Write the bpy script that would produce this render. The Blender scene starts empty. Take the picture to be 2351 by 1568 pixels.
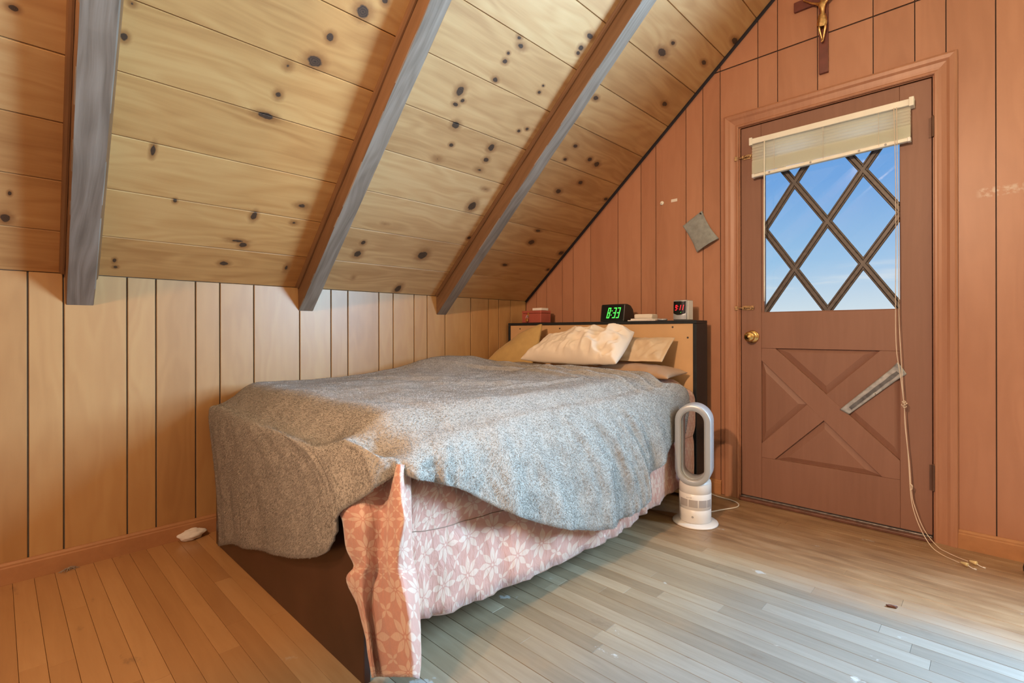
import bpy, bmesh, math, random
import numpy as np
from mathutils import Vector, Matrix, noise
random.seed(7); rng = np.random.default_rng(7)
sc = bpy.context.scene
C = sc.collection

# ------------------------------------------------------------------ camera
cam = bpy.data.cameras.new('camera'); camo = bpy.data.objects.new('camera', cam); C.objects.link(camo)
cam.sensor_width = 36.0; cam.lens = 1147.34 / 2351 * 36.0
cam.shift_y = -(784 - 758.93) / 2351
cam.clip_start = 0.02
YAW = 0.76921
camo.location = (2.6085, -2.8505, 0.9245)
camo.rotation_euler = (math.pi / 2, math.radians(0.0), YAW)
camo.rotation_euler = (Matrix.Rotation(YAW, 3, 'Z') @ Matrix.Rotation(math.pi / 2, 3, 'X') @ Matrix.Rotation(-0.00204, 3, 'Z')).to_euler()
sc.camera = camo

# ------------------------------------------------------------------ view
sc.view_settings.view_transform = 'Standard'; sc.view_settings.look = 'None'
sc.view_settings.gamma = 1.0; sc.view_settings.use_curve_mapping = False
sc.view_settings.exposure = 0.0

# ------------------------------------------------------------------ node helper
def nd(nt, typ, props=None, **ins):
    n = nt.nodes.new(typ)
    for k, v in (props or {}).items(): setattr(n, k, v)
    for k, v in ins.items():
        key = int(k[1:]) if k[0] == 'i' and k[1:].isdigit() else k.replace('_', ' ')
        s = n.inputs[key]
        if isinstance(v, bpy.types.NodeSocket): nt.links.new(v, s)
        else: s.default_value = v
    return n
def math_(nt, op, a, b=0.0, c=0.0, clamp=False):
    return nd(nt, 'ShaderNodeMath', dict(operation=op, use_clamp=clamp), i0=a, i1=b, i2=c).outputs[0]
def mixc(nt, f, a, b, mode='MIX'):
    n = nd(nt, 'ShaderNodeMix', dict(data_type='RGBA', blend_type=mode))
    for s, v in ((n.inputs[0], f), (n.inputs[6], a), (n.inputs[7], b)):
        if isinstance(v, bpy.types.NodeSocket): nt.links.new(v, s)
        elif hasattr(v, '__len__'): s.default_value = (*v[:3], 1)
        else: s.default_value = v
    return n.outputs[2]
def ramp(nt, f, stops):
    n = nt.nodes.new('ShaderNodeValToRGB'); nt.links.new(f, n.inputs[0])
    e = n.color_ramp.elements
    while len(e) < len(stops): e.new(0.5)
    for x, (p, c) in zip(e, stops):
        x.position = p; x.color = (*c, 1) if hasattr(c, '__len__') else (c, c, c, 1)
    return n.outputs[0]
def sstep(nt, v, a, b, lo=0.0, hi=1.0):
    n = nd(nt, 'ShaderNodeMapRange', dict(interpolation_type='SMOOTHSTEP'), Value=v)
    n.inputs[1].default_value = a; n.inputs[2].default_value = b; n.inputs[3].default_value = lo; n.inputs[4].default_value = hi
    return n.outputs[0]
def dot(nt, v, d):
    return nd(nt, 'ShaderNodeVectorMath', dict(operation='DOT_PRODUCT'), i0=v, i1=d).outputs['Value']
def comb(nt, x, y, z): return nd(nt, 'ShaderNodeCombineXYZ', None, X=x, Y=y, Z=z).outputs[0]

# ------------------------------------------------------------------ world: clear sky, white towards the horizon
w = bpy.data.worlds.new('sky'); sc.world = w; w.use_nodes = True; nt = w.node_tree; nt.nodes.clear()
tc = nd(nt, 'ShaderNodeTexCoord')
el = nd(nt, 'ShaderNodeSeparateXYZ', None, Vector=tc.outputs['Generated']).outputs[2]
skyc = ramp(nt, math_(nt, 'ADD', el, 0.5), [(0.0, (.30, .33, .33)), (.49, (.50, .53, .53)), (.505, (.93, .96, .98)), (.54, (.72, .86, .97)), (.62, (.40, .66, .96)), (.75, (.20, .45, .90)), (1, (.12, .30, .75))])
mp = nd(nt, 'ShaderNodeMapping', None, Vector=tc.outputs['Generated'], Scale=(3, 3, 22))
cl = nd(nt, 'ShaderNodeTexNoise', None, Vector=mp.outputs[0], Scale=2.2, Detail=6.0, Roughness=.55).outputs[0]
clm = math_(nt, 'MULTIPLY', sstep(nt, cl, .52, .72), sstep(nt, el, .16, .02))
clm = math_(nt, 'MULTIPLY', clm, .75)
skyc = mixc(nt, clm, skyc, (1, 1, 1))
bg = nd(nt, 'ShaderNodeBackground', None, Color=skyc, Strength=0.92)
nt.links.new(bg.outputs[0], nd(nt, 'ShaderNodeOutputWorld').inputs[0])

# added key light: soft area lamp in an invented, unseen window beside the door
WX0, WX1, WZ0, WZ1 = 2.98, 3.88, 0.92, 2.22
def area(name, loc, rot, sx, sy, power, col):
    l = bpy.data.lights.new(name, 'AREA'); l.shape = 'RECTANGLE'; l.size = sx; l.size_y = sy; l.energy = power; l.color = col
    o = bpy.data.objects.new(name, l); C.objects.link(o); o.location = loc; o.rotation_euler = rot; return o
area('added_key_light', ((WX0 + WX1) / 2, 0.10, (WZ0 + WZ1) / 2), (-math.pi / 2, 0, 0), WX1 - WX0, WZ1 - WZ0, 630, (.42, .70, 1.0))
LAMP = (2.15, -3.9, 2.55)
LAMP_POWER = 62
SPOT = (2.05, -4.6, 2.35); SPOT_AIM = (1.75, 0, 1.15); SPOT_POWER = 400

# ------------------------------------------------------------------ mesh helpers
MATS = {}
def rootloc(p):
    v = Vector((0, 0, 0))
    while p is not None: v += p.location; p = p.parent
    return v
def add(name, verts, faces, mat, parent=None, smooth=False, uv=None):
    off = rootloc(parent) if parent else Vector((0, 0, 0))
    me = bpy.data.meshes.new(name)
    v = np.asarray(verts, float).reshape(-1, 3) - np.array(off)
    me.from_pydata(v.tolist(), [], [tuple(int(i) for i in f) for f in faces])
    if uv is not None:
        l = me.uv_layers.new(name='UVMap'); idx = np.empty(len(me.loops), int); me.loops.foreach_get('vertex_index', idx)
        l.data.foreach_set('uv', np.asarray(uv, float)[idx].ravel())
    if smooth: me.polygons.foreach_set('use_smooth', [True] * len(me.polygons))
    me.update()
    if mat is not None: me.materials.append(MATS[mat])
    o = bpy.data.objects.new(name, me); C.objects.link(o); o.parent = parent
    return o
def empty(name, loc=(0, 0, 0)):
    o = bpy.data.objects.new(name, None); C.objects.link(o); o.location = loc; o.empty_display_size = .1; return o
def tag(o, label=None, cat=None, group=None, kind=None):
    if label: o['label'] = label
    if cat: o['category'] = cat
    if group: o['group'] = group
    if kind: o['kind'] = kind
    return o
def from_bm(name, bm, mat, parent=None, smooth=False):
    bm.normal_update()
    bm.verts.index_update()
    v = [tuple(x.co) for x in bm.verts]; f = [[q.index for q in x.verts] for x in bm.faces]; bm.free()
    return add(name, v, f, mat, parent, smooth)
def box_bm(x0, x1, y0, y1, z0, z1, bev=0.0, seg=2, M=None):
    bm = bmesh.new(); bmesh.ops.create_cube(bm, size=1)
    for v in bm.verts:
        v.co = Vector((x0 + (v.co.x + .5) * (x1 - x0), y0 + (v.co.y + .5) * (y1 - y0), z0 + (v.co.z + .5) * (z1 - z0)))
    if bev > 0: bmesh.ops.bevel(bm, geom=bm.edges[:], offset=bev, segments=seg, affect='EDGES', profile=.5)
    if M is not None: bmesh.ops.transform(bm, matrix=M, verts=bm.verts[:])
    return bm
def box(name, x0, x1, y0, y1, z0, z1, mat, parent=None, bev=0.0, seg=2, M=None):
    return from_bm(name, box_bm(x0, x1, y0, y1, z0, z1, bev, seg, M), mat, parent)
def prism(poly, axis_vec, depth, bev=0.0):
    """poly: list of 3D points, extruded along axis_vec*depth"""
    bm = bmesh.new(); a = Vector(axis_vec).normalized() * depth
    vs = [bm.verts.new(p) for p in poly]; vt = [bm.verts.new(Vector(p) + a) for p in poly]
    n = len(poly); bm.faces.new(vs); bm.faces.new(vt[::-1])
    for i in range(n): bm.faces.new((vs[i], vt[i], vt[(i + 1) % n], vs[(i + 1) % n]))
    bmesh.ops.recalc_face_normals(bm, faces=bm.faces[:])
    if bev > 0: bmesh.ops.bevel(bm, geom=bm.edges[:], offset=bev, segments=1, affect='EDGES')
    return bm
def join_bm(bms):
    out = bmesh.new()
    for b in bms:
        me = bpy.data.meshes.new('tmp'); b.to_mesh(me); b.free(); out.from_mesh(me); bpy.data.meshes.remove(me)
    return out
def catmull(pts, n):
    P = np.asarray(pts, float); P = np.vstack([2 * P[0] - P[1], P, 2 * P[-1] - P[-2]]); m = len(P) - 3
    out = []
    for t in np.linspace(0, m - 1e-9, n):
        i = int(t); u = t - i; a, b, c, d = P[i:i + 4]
        out.append(.5 * (2 * b + (c - a) * u + (2 * a - 5 * b + 4 * c - d) * u * u + (3 * b - a - 3 * c + d) * u ** 3))
    return np.array(out)
def tube(path, r, n=8, closed_ends=True):
    P = np.asarray(path, float); m = len(P); V = []; F = []
    T = np.gradient(P, axis=0); T /= np.linalg.norm(T, axis=1)[:, None] + 1e-12
    up = np.array([0, 0, 1.0]) if abs(T[0][2]) < .9 else np.array([1.0, 0, 0])
    N = np.cross(T[0], up); N /= np.linalg.norm(N)
    rr = r if hasattr(r, '__len__') else [r] * m
    for i in range(m):
        N = N - T[i] * (N @ T[i]); N /= np.linalg.norm(N); B = np.cross(T[i], N)
        for k in range(n):
            a = 2 * math.pi * k / n; V.append(P[i] + rr[i] * (math.cos(a) * N + math.sin(a) * B))
    for i in range(m - 1):
        for k in range(n):
            F.append((i * n + k, i * n + (k + 1) % n, (i + 1) * n + (k + 1) % n, (i + 1) * n + k))
    if closed_ends: F.append(tuple(range(n))[::-1]); F.append(tuple((m - 1) * n + k for k in range(n)))
    return V, F
def lathe(prof, center, axis='Z', n=32, M=None):
    V = []; F = []; m = len(prof)
    for (r, h) in prof:
        for k in range(n):
            a = 2 * math.pi * k / n
            p = Vector((r * math.cos(a), r * math.sin(a), h))
            if axis == 'Y': p = Vector((p.x, -p.z, p.y))        # height towards -Y (into the room)
            if M is not None: p = M @ p
            V.append(p + Vector(center))
    for i in range(m - 1):
        for k in range(n): F.append((i * n + k, i * n + (k + 1) % n, (i + 1) * n + (k + 1) % n, (i + 1) * n + k))
    F.append(tuple(range(n))[::-1]); F.append(tuple((m - 1) * n + k for k in range(n)))
    return V, F
def merge(parts):
    V = []; F = []
    for v, f in parts:
        o = len(V); V += [tuple(x) for x in v]; F += [tuple(i + o for i in q) for q in f]
    return V, F
def gridfaces(nu, nv): return [(i * nv + j, i * nv + j + 1, (i + 1) * nv + j + 1, (i + 1) * nv + j) for i in range(nu - 1) for j in range(nv - 1)]
def fbm(x, y, z, o=4): return noise.fractal(Vector((x, y, z)), 1.0, 2.0, o)

# ------------------------------------------------------------------ materials
def newmat(name):
    m = bpy.data.materials.new(name); m.use_nodes = True; MATS[name] = m
    nt = m.node_tree; b = nt.nodes['Principled BSDF']; return m, nt, b
def link(nt, a, b): nt.links.new(a, b)
def bump(nt, b, h, strength=.2, dist=.002):
    n = nd(nt, 'ShaderNodeBump', None, Strength=strength, Distance=dist, Height=h); link(nt, n.outputs[0], b.inputs['Normal'])
def plain(name, col, rough=.5, metal=0.0, spec=.5, nscale=0, namp=.15, bs=0, bscale=200, **kw):
    m, nt, b = newmat(name); b.inputs['Roughness'].default_value = rough; b.inputs['Metallic'].default_value = metal
    b.inputs['Specular IOR Level'].default_value = spec
    for k, v in kw.items(): b.inputs[k.replace('_', ' ')].default_value = v
    g = nd(nt, 'ShaderNodeNewGeometry').outputs['Position']
    f = nd(nt, 'ShaderNodeTexNoise', None, Vector=g, Scale=nscale or 12.0, Detail=5.0).outputs[0]
    lo = tuple(c * (1 - namp) for c in col); hi = tuple(min(1, c * (1 + namp)) for c in col)
    link(nt, ramp(nt, f, [(.3, lo), (.7, hi)]), b.inputs['Base Color'])
    if bs: bump(nt, b, nd(nt, 'ShaderNodeTexNoise', None, Vector=g, Scale=float(bscale), Detail=4.0).outputs[0], bs)
    return m
def wood(name, cols, along, across, third, ls=1.2, cs=22.0, rough=.45, rand=.25, figure=.35, knots=None, spec=.4, bumpk=.12, streak=.5, extra=None):
    """cols: dark, mid, light"""
    m, nt, b = newmat(name)
    g = nd(nt, 'ShaderNodeNewGeometry').outputs['Position']
    rnd = nd(nt, 'ShaderNodeObjectInfo').outputs['Random']
    A = dot(nt, g, along); X = dot(nt, g, across); T = dot(nt, g, third)
    ro = math_(nt, 'MULTIPLY', rnd, 37.0)
    kfield = None
    if knots:
        for (ky, ks, ry, rs, kt) in knots:
            dx = math_(nt, 'MULTIPLY', math_(nt, 'SUBTRACT', A, ky), 1 / ry)
            dy = math_(nt, 'MULTIPLY', math_(nt, 'SUBTRACT', X, ks), 1 / rs)
            d = math_(nt, 'SQRT', math_(nt, 'ADD', math_(nt, 'MULTIPLY', dx, dx), math_(nt, 'MULTIPLY', dy, dy)))
            v = math_(nt, 'SUBTRACT', kt * 1.0 + .5, math_(nt, 'MULTIPLY', d, .5))   # 1.5 centre -> 0 at 3 radii
            kfield = v if kfield is None else math_(nt, 'MAXIMUM', kfield, v)
    warp = nd(nt, 'ShaderNodeTexNoise', None, Vector=comb(nt, math_(nt, 'ADD', math_(nt, 'MULTIPLY', A, 1.6), ro), math_(nt, 'MULTIPLY', X, 5.0), math_(nt, 'MULTIPLY', T, 5.0)), Scale=1.0, Detail=2.0).outputs[0]
    xs = math_(nt, 'ADD', X, math_(nt, 'MULTIPLY', warp, .10))
    if kfield is not None:
        xs = math_(nt, 'ADD', xs, math_(nt, 'MULTIPLY', math_(nt, 'MAXIMUM', kfield, 0.0), .018))
    vec = comb(nt, math_(nt, 'ADD', math_(nt, 'MULTIPLY', A, ls), ro), math_(nt, 'MULTIPLY', xs, cs), math_(nt, 'MULTIPLY', T, cs))
    n1 = nd(nt, 'ShaderNodeTexNoise', None, Vector=vec, Scale=1.0, Detail=5.0, Roughness=.6).outputs[0]
    vec2 = comb(nt, math_(nt, 'ADD', math_(nt, 'MULTIPLY', A, .9), ro), math_(nt, 'MULTIPLY', xs, 4.5), math_(nt, 'MULTIPLY', T, 4.5))
    n2 = nd(nt, 'ShaderNodeTexNoise', None, Vector=vec2, Scale=1.0, Detail=3.0).outputs[0]
    rings = math_(nt, 'MULTIPLY_ADD', math_(nt, 'SINE', math_(nt, 'MULTIPLY', n2, 75.0)), .5, .5)
    t = math_(nt, 'MULTIPLY_ADD', math_(nt, 'SUBTRACT', n1, .5), streak, .5)
    t = math_(nt, 'ADD', t, math_(nt, 'MULTIPLY', math_(nt, 'SUBTRACT', rings, .5), figure * .35))
    t = math_(nt, 'ADD', t, math_(nt, 'MULTIPLY', math_(nt, 'SUBTRACT', n2, .5), .7))
    t = math_(nt, 'ADD', t, math_(nt, 'MULTIPLY', math_(nt, 'SUBTRACT', rnd, .5), rand), clamp=True)
    col = ramp(nt, t, [(.2, cols[0]), (.5, cols[1]), (.8, cols[2])])
    if kfield is not None:
        kn = nd(nt, 'ShaderNodeTexNoise', None, Vector=g, Scale=60.0, Detail=3.0).outputs[0]
        kf = math_(nt, 'ADD', kfield, math_(nt, 'MULTIPLY', math_(nt, 'SUBTRACT', kn, .5), .35))
        halo = sstep(nt, kf, .15, 1.0); core = sstep(nt, kf, .93, 1.08); ringm = math_(nt, 'MULTIPLY_ADD', math_(nt, 'SINE', math_(nt, 'MULTIPLY', kf, 38.0)), .5, .5)
        col = mixc(nt, math_(nt, 'MULTIPLY', halo, .68), col, (cols[0][0] * .55, cols[0][1] * .42, cols[0][2] * .35))
        kc = mixc(nt, ringm, (.022, .014, .011), (.075, .042, .026))
        col = mixc(nt, math_(nt, 'MULTIPLY', core, .93), col, kc)
    if extra: col = extra(nt, col, g, A, X, b)
    link(nt, col, b.inputs['Base Color'])
    b.inputs['Roughness'].default_value = rough; b.inputs['Specular IOR Level'].default_value = spec
    if bumpk: bump(nt, b, n1, bumpk, .0015)
    return m
SL = .857; KNEE = 1.15; LL = math.hypot(1, SL); SD = (1 / LL, 0, SL / LL); ND = (SL / LL, 0, -1 / LL)   # up-slope dir, normal into the room
S0 = KNEE * SL / LL
def cp(s, y, d=0.0):            # point on the sloped ceiling: s up the slope, y, d into the room
    return Vector((s * SD[0] + d * ND[0], y, KNEE + s * SD[2] + d * ND[2]))
KN = [
 [(-2.828,0.248,0.0146,0.0195,1),(-2.817,0.972,0.0114,0.0088,1),(-2.818,0.355,0.0051,0.0091,1)],
 [(-2.585,0.994,0.01,0.0136,1),(-2.035,1.234,0.0147,0.015,1),(-2.056,1.134,0.0288,0.0223,1),(-2.136,1.085,0.0198,0.022,0.6),(-2.136,0.971,0.0161,0.0185,0.8),(-2.153,0.879,0.0313,0.0138,1),(-2.465,0.632,0.008,0.0248,1),(-2.578,1.096,0.0125,0.0133,0.6),(-2.367,0.43,0.0071,0.0105,1),(-2.077,0.415,0.0131,0.0233,1),(-1.901,0.51,0.0297,0.0176,0.8),(-2.08,0.247,0.0178,0.0155,1),(-2.108,0.266,0.043,0.0124,0.8),(-2.131,0.125,0.0194,0.0136,1),(-2.519,0.091,0.0069,0.012,1),(-2.512,0.055,0.0083,0.0074,1),(-1.856,0.131,0.0128,0.0261,0.8),(-1.962,1.357,0.0255,0.0246,1),(-1.905,1.422,0.0123,0.0114,1),(-1.905,0.41,0.0192,0.0152,0.7)],
 [(-1.289,1.519,0.0266,0.0168,0.8),(-1.319,1.543,0.0173,0.011,0.8),(-1.329,1.471,0.0092,0.0068,1),(-1.323,1.436,0.014,0.0105,1),(-1.319,1.351,0.0144,0.011,1),(-1.058,1.423,0.0084,0.0057,1),(-1.057,1.389,0.0112,0.0078,1),(-1.453,1.245,0.0192,0.0242,1),(-1.417,1.212,0.0116,0.0095,1),(-1.44,1.185,0.0168,0.0092,1),(-1.386,1.099,0.0219,0.0183,1),(-1.352,1.002,0.0127,0.0108,1),(-1.383,0.914,0.0353,0.0217,0.6),(-1.13,1.056,0.0196,0.0215,1),(-1.117,0.987,0.0177,0.014,1),(-1.121,0.924,0.032,0.0162,0.7),(-0.993,1.21,0.0121,0.0086,1),(-1.033,1.184,0.0119,0.0087,1),(-0.985,1.641,0.0168,0.0127,1),(-0.977,1.7,0.0243,0.0123,1),(-0.983,1.617,0.014,0.0089,1),(-1.011,0.828,0.0367,0.0154,0.6),(-1.025,0.708,0.0272,0.0325,1),(-1.47,0.491,0.0381,0.0177,0.4),(-1.532,0.273,0.0212,0.0238,1),(-1.533,0.352,0.013,0.0143,1),(-1.145,0.32,0.0332,0.0323,1),(-1.171,0.041,0.0218,0.0328,1),(-1.486,0.1,0.0226,0.0262,0.4),(-0.907,0.495,0.0147,0.0125,1)],
 [(-0.488,1.829,0.0385,0.0187,1),(-0.461,1.89,0.0179,0.0093,1),(-0.136,1.917,0.0255,0.0121,1),(-0.185,1.644,0.0262,0.0133,1),(-0.702,1.491,0.0204,0.0124,1),(-0.61,1.228,0.0188,0.0119,1),(-0.433,1.19,0.0201,0.0146,1),(-0.351,1.18,0.0254,0.0176,1),(-0.615,1.137,0.0153,0.0099,1),(-0.368,1.04,0.0221,0.0138,1),(-0.491,0.943,0.0254,0.0168,1),(-0.4,0.546,0.0284,0.0207,1),(-0.417,0.642,0.0236,0.0105,1),(-0.036,0.991,0.0209,0.0122,1),(-0.034,2.086,0.0347,0.0157,1),(-0.046,0.502,0.0281,0.0189,1),(-0.482,0.329,0.0242,0.0115,1),(-0.042,0.338,0.0173,0.0122,1)]]
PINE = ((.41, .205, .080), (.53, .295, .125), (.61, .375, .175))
TINT = ((1, .95, .84), (1.02, .93, .74), (1.10, 1.10, 1.12), (1.04, 1.0, .95))  # per-bay wood tone, with the daylight falloff put into the colour
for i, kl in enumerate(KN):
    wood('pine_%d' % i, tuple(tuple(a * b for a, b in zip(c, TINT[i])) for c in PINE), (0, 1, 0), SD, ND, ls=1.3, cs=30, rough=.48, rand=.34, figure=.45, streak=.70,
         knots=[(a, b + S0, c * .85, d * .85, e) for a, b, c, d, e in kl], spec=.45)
wood('pine', PINE, (0, 1, 0), SD, ND, ls=1.3, cs=30, rough=.42, rand=.30)
wood('panel', ((.38, .19, .070), (.46, .245, .094), (.53, .31, .124)), (0, 0, 1), (1, 0, 0), (0, 1, 0), ls=1.0, cs=16, rough=.38, rand=.22, figure=.28, streak=.35, spec=.5)
def scuff(nt, col, g, A, X, b):          # pale tape residue on the boards right of the door
    sx = nd(nt, 'ShaderNodeSeparateXYZ', None, Vector=g); x, z = sx.outputs[0], sx.outputs[2]
    n = nd(nt, 'ShaderNodeTexNoise', None, Vector=g, Scale=55.0, Detail=4.0).outputs[0]
    m = math_(nt, 'MULTIPLY', sstep(nt, x, 2.545, 2.575), math_(nt, 'MULTIPLY', sstep(nt, math_(nt, 'ABSOLUTE', math_(nt, 'SUBTRACT', z, 1.492)), .024, .012), sstep(nt, x, 2.79, 2.74)))
    return mixc(nt, math_(nt, 'MULTIPLY', math_(nt, 'MULTIPLY', m, sstep(nt, n, .42, .62)), .55), col, (.55, .47, .40))
wood('panel_gable', ((.34, .150, .082), (.41, .190, .108), (.47, .23, .135)), (0, 0, 1), (1, 0, 0), (0, 1, 0), ls=1.0, cs=16, rough=.40, rand=.22, figure=.20, streak=.3, spec=.5, extra=scuff)
plain('groove', (.050, .030, .024), .8)
plain('groove_knee', (.13, .105, .085), .8)
wood('beam', ((.13, .095, .068), (.205, .152, .112), (.28, .22, .17)), SD, (0, 1, 0), ND, ls=2.0, cs=60, rough=.6, rand=.15, figure=.4, streak=1.1, bumpk=.5)
wood('beam_side', ((.13, .065, .030), (.17, .088, .042), (.21, .11, .055)), SD, ND, (0, 1, 0), ls=2.0, cs=60, rough=.55, rand=.15, figure=.3, streak=.9)
wood('strip', ((.13, .062, .028), (.18, .088, .038), (.23, .115, .05)), SD, (0, 1, 0), ND, ls=2, cs=60, rough=.45)
wood('doorwood', ((.20, .092, .060), (.235, .112, .075), (.27, .132, .09)), (0, 0, 1), (1, 0, 0), (0, 1, 0), ls=1.5, cs=50, rough=.5, rand=.10, figure=.1, streak=.4)
wood('casing', ((.29, .125, .072), (.36, .165, .095), (.42, .205, .12)), (0, 0, 1), (1, 0, 0), (0, 1, 0), ls=1.5, cs=60, rough=.38, rand=.15, figure=.15, streak=.5)
wood('basewood', ((.34, .155, .068), (.41, .19, .084), (.46, .225, .10)), (1, 1, 0), (0, 0, 1), (1, -1, 0), ls=1.5, cs=40, rough=.4, rand=.1, figure=.1)
def floor_extra(nt, col, g, A, X, b):
    sx = nd(nt, 'ShaderNodeSeparateXYZ', None, Vector=g); x, y = sx.outputs[0], sx.outputs[1]
    big = nd(nt, 'ShaderNodeTexNoise', None, Vector=g, Scale=1.7, Detail=5.0, Roughness=.6).outputs[0]
    rnd = nd(nt, 'ShaderNodeObjectInfo').outputs['Random']
    # traffic wear: finish gone in the middle of the room, still there beside the knee wall and in front of the door
    wx = sstep(nt, x, .95, 1.45)
    wy = sstep(nt, math_(nt, 'ADD', y, math_(nt, 'MULTIPLY', math_(nt, 'SUBTRACT', big, .5), .35)), -.60, -.92)
    wear = math_(nt, 'MULTIPLY', wx, wy)
    wear = math_(nt, 'MULTIPLY', wear, sstep(nt, math_(nt, 'ADD', big, math_(nt, 'MULTIPLY', rnd, .25)), .22, .50, .55, 1.0))
    fine = nd(nt, 'ShaderNodeTexNoise', None, Vector=comb(nt, math_(nt, 'MULTIPLY', x, 6.0), math_(nt, 'MULTIPLY', y, 60.0), 0.0), Scale=1.0, Detail=4.0).outputs[0]
    wt = math_(nt, 'ADD', math_(nt, 'MULTIPLY', fine, .55), math_(nt, 'MULTIPLY', rnd, .45))
    tan = ramp(nt, wt, [(.2, (.20, .140, .080)), (.5, (.27, .200, .122)), (.8, (.35, .275, .180))])
    worn_sheen = ramp(nt, wt, [(.2, (.145, .125, .100)), (.5, (.195, .172, .142)), (.8, (.25, .228, .195))])  # grey worn tone that also holds the bluish sky sheen as colour
    worn = mixc(nt, sstep(nt, math_(nt, 'ADD', math_(nt, 'ADD', x, math_(nt, 'MULTIPLY', y, -.25)), math_(nt, 'MULTIPLY', big, .5)), 2.15, 2.75), tan, worn_sheen)
    grime = math_(nt, 'MULTIPLY', sstep(nt, math_(nt, 'ADD', y, math_(nt, 'MULTIPLY', math_(nt, 'SUBTRACT', big, .5), .5)), -.95, -.62), wx)
    gt = nd(nt, 'ShaderNodeTexNoise', None, Vector=comb(nt, math_(nt, 'MULTIPLY', x, 5.0), math_(nt, 'MULTIPLY', y, 22.0), 1.0), Scale=1.0, Detail=5.0).outputs[0]
    col = mixc(nt, grime, col, ramp(nt, gt, [(.3, (.19, .105, .054)), (.5, (.28, .165, .085)), (.7, (.36, .23, .13))]))
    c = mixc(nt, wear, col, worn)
    # dark scuffs and pale paint spots
    sp = nd(nt, 'ShaderNodeTexNoise', None, Vector=comb(nt, math_(nt, 'MULTIPLY', x, 5.0), math_(nt, 'MULTIPLY', y, 11.0), 3.0), Scale=1.0, Detail=6.0, Roughness=.65).outputs[0]
    c = mixc(nt, math_(nt, 'MULTIPLY', sstep(nt, sp, .62, .74), .45), c, (.10, .055, .035))
    sp2 = nd(nt, 'ShaderNodeTexNoise', None, Vector=comb(nt, math_(nt, 'MULTIPLY', x, 7.0), math_(nt, 'MULTIPLY', y, 9.0), 9.0), Scale=1.0, Detail=5.0, Roughness=.6).outputs[0]
    c = mixc(nt, math_(nt, 'MULTIPLY', math_(nt, 'MULTIPLY', sstep(nt, sp2, .66, .70), wx), .6), c, (.50, .52, .52))
    r = math_(nt, 'MULTIPLY_ADD', wear, .20, .30)
    link(nt, r, b.inputs['Roughness'])
    return c
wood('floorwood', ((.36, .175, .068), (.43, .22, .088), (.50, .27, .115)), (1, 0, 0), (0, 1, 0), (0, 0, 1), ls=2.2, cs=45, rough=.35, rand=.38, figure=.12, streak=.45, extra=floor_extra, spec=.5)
plain('subfloor', (.14, .07, .035), .9)
plain('plaster', (.45, .24, .11), .8)
plain('black_wood', (.014, .018, .022), .4, spec=.4, nscale=30)
plain('dark_board', (.050, .022, .014), .35, nscale=6, namp=.25)
plain('hardboard', (.60, .37, .185), .55, nscale=5, namp=.08, bs=.05)
plain('screw', (.10, .10, .10), .4, metal=.8)
plain('mattress', (.6, .58, .55), .9)
plain('white_plastic', (.72, .70, .68), .32, namp=.03)
plain('silver', (.40, .42, .45), .35, metal=.35, namp=.03)
plain('pale_silver', (.55, .58, .62), .35, metal=.2, namp=.03)
plain('grey_plastic', (.34, .33, .33), .45, namp=.03)
plain('grille', (.36, .33, .32), .6)
plain('brass', (.80, .52, .20), .22, metal=1.0, namp=.1)
plain('old_brass', (.45, .30, .16), .4, metal=.9, nscale=90, namp=.3)
plain('hinge', (.12, .06, .04), .5, metal=.4)
plain('bronze', (.72, .45, .20), .33, metal=1.0, nscale=90, namp=.25)
plain('mahogany', (.145, .040, .030), .35, nscale=30)
plain('cord', (.66, .54, .44), .8)
plain('tassel', (.70, .55, .28), .5)
plain('duct_tape', (.36, .36, .36), .35, metal=.35, nscale=40, namp=.3, bs=.2, bscale=60)
plain('duct_tape_dark', (.10, .10, .11), .45, nscale=40, namp=.5)
plain('felt', (.26, .275, .27), .95, nscale=40, namp=.15, bs=.3, bscale=500)
plain('paper', (.72, .66, .58), .8, namp=.05)
plain('white_paper', (.80, .77, .74), .7, namp=.05)
plain('red_metal', (.38, .09, .065), .4, namp=.1)
plain('black_plastic', (.010, .012, .013), .28)
plain('screen', (.006, .008, .008), .12)
plain('tissue', (.78, .72, .67), .9, bs=.3, bscale=120)
plain('dust', (.30, .25, .21), 1.0)
plain('rubber', (.02, .018, .018), .5)
plain('muntin', (.085, .068, .062), .45, nscale=60, namp=.3)
plain('dark_line', (.03, .024, .03), .6)
plain('threshold', (.12, .045, .028), .5, nscale=30, namp=.3)
plain('threshold_metal', (.22, .20, .19), .4, metal=.7, nscale=60, namp=.4)
plain('outside_paint', (.5, .45, .4), .7)
for nm, col, st in (('led_green', (.10, 1.0, .12), 1.0), ('led_red', (1.0, .02, .03), 1.5), ('lamp_glass', (1.0, .62, .34), 6.0)):
    m, nt, b = newmat(nm); b.inputs['Base Color'].default_value = (*[c * .3 for c in col], 1)
    b.inputs['Emission Color'].default_value = (*col, 1); b.inputs['Emission Strength'].default_value = st
# thin window glass: clear sheet with a surface reflection
m, nt, b = newmat('glass'); nt.nodes.remove(b)
fc = nd(nt, 'ShaderNodeLayerWeight', None, Blend=.5).outputs['Facing']
fr = math_(nt, 'MULTIPLY_ADD', math_(nt, 'POWER', fc, 5.0), .85, .04)
ms = nd(nt, 'ShaderNodeMixShader', None, i0=fr, i1=nd(nt, 'ShaderNodeBsdfTransparent', None, Color=(.96, .98, .98, 1)).outputs[0], i2=nd(nt, 'ShaderNodeBsdfGlossy', None, Roughness=.02).outputs[0])
link(nt, ms.outputs[0], nt.nodes['Material Output'].inputs[0])
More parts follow.
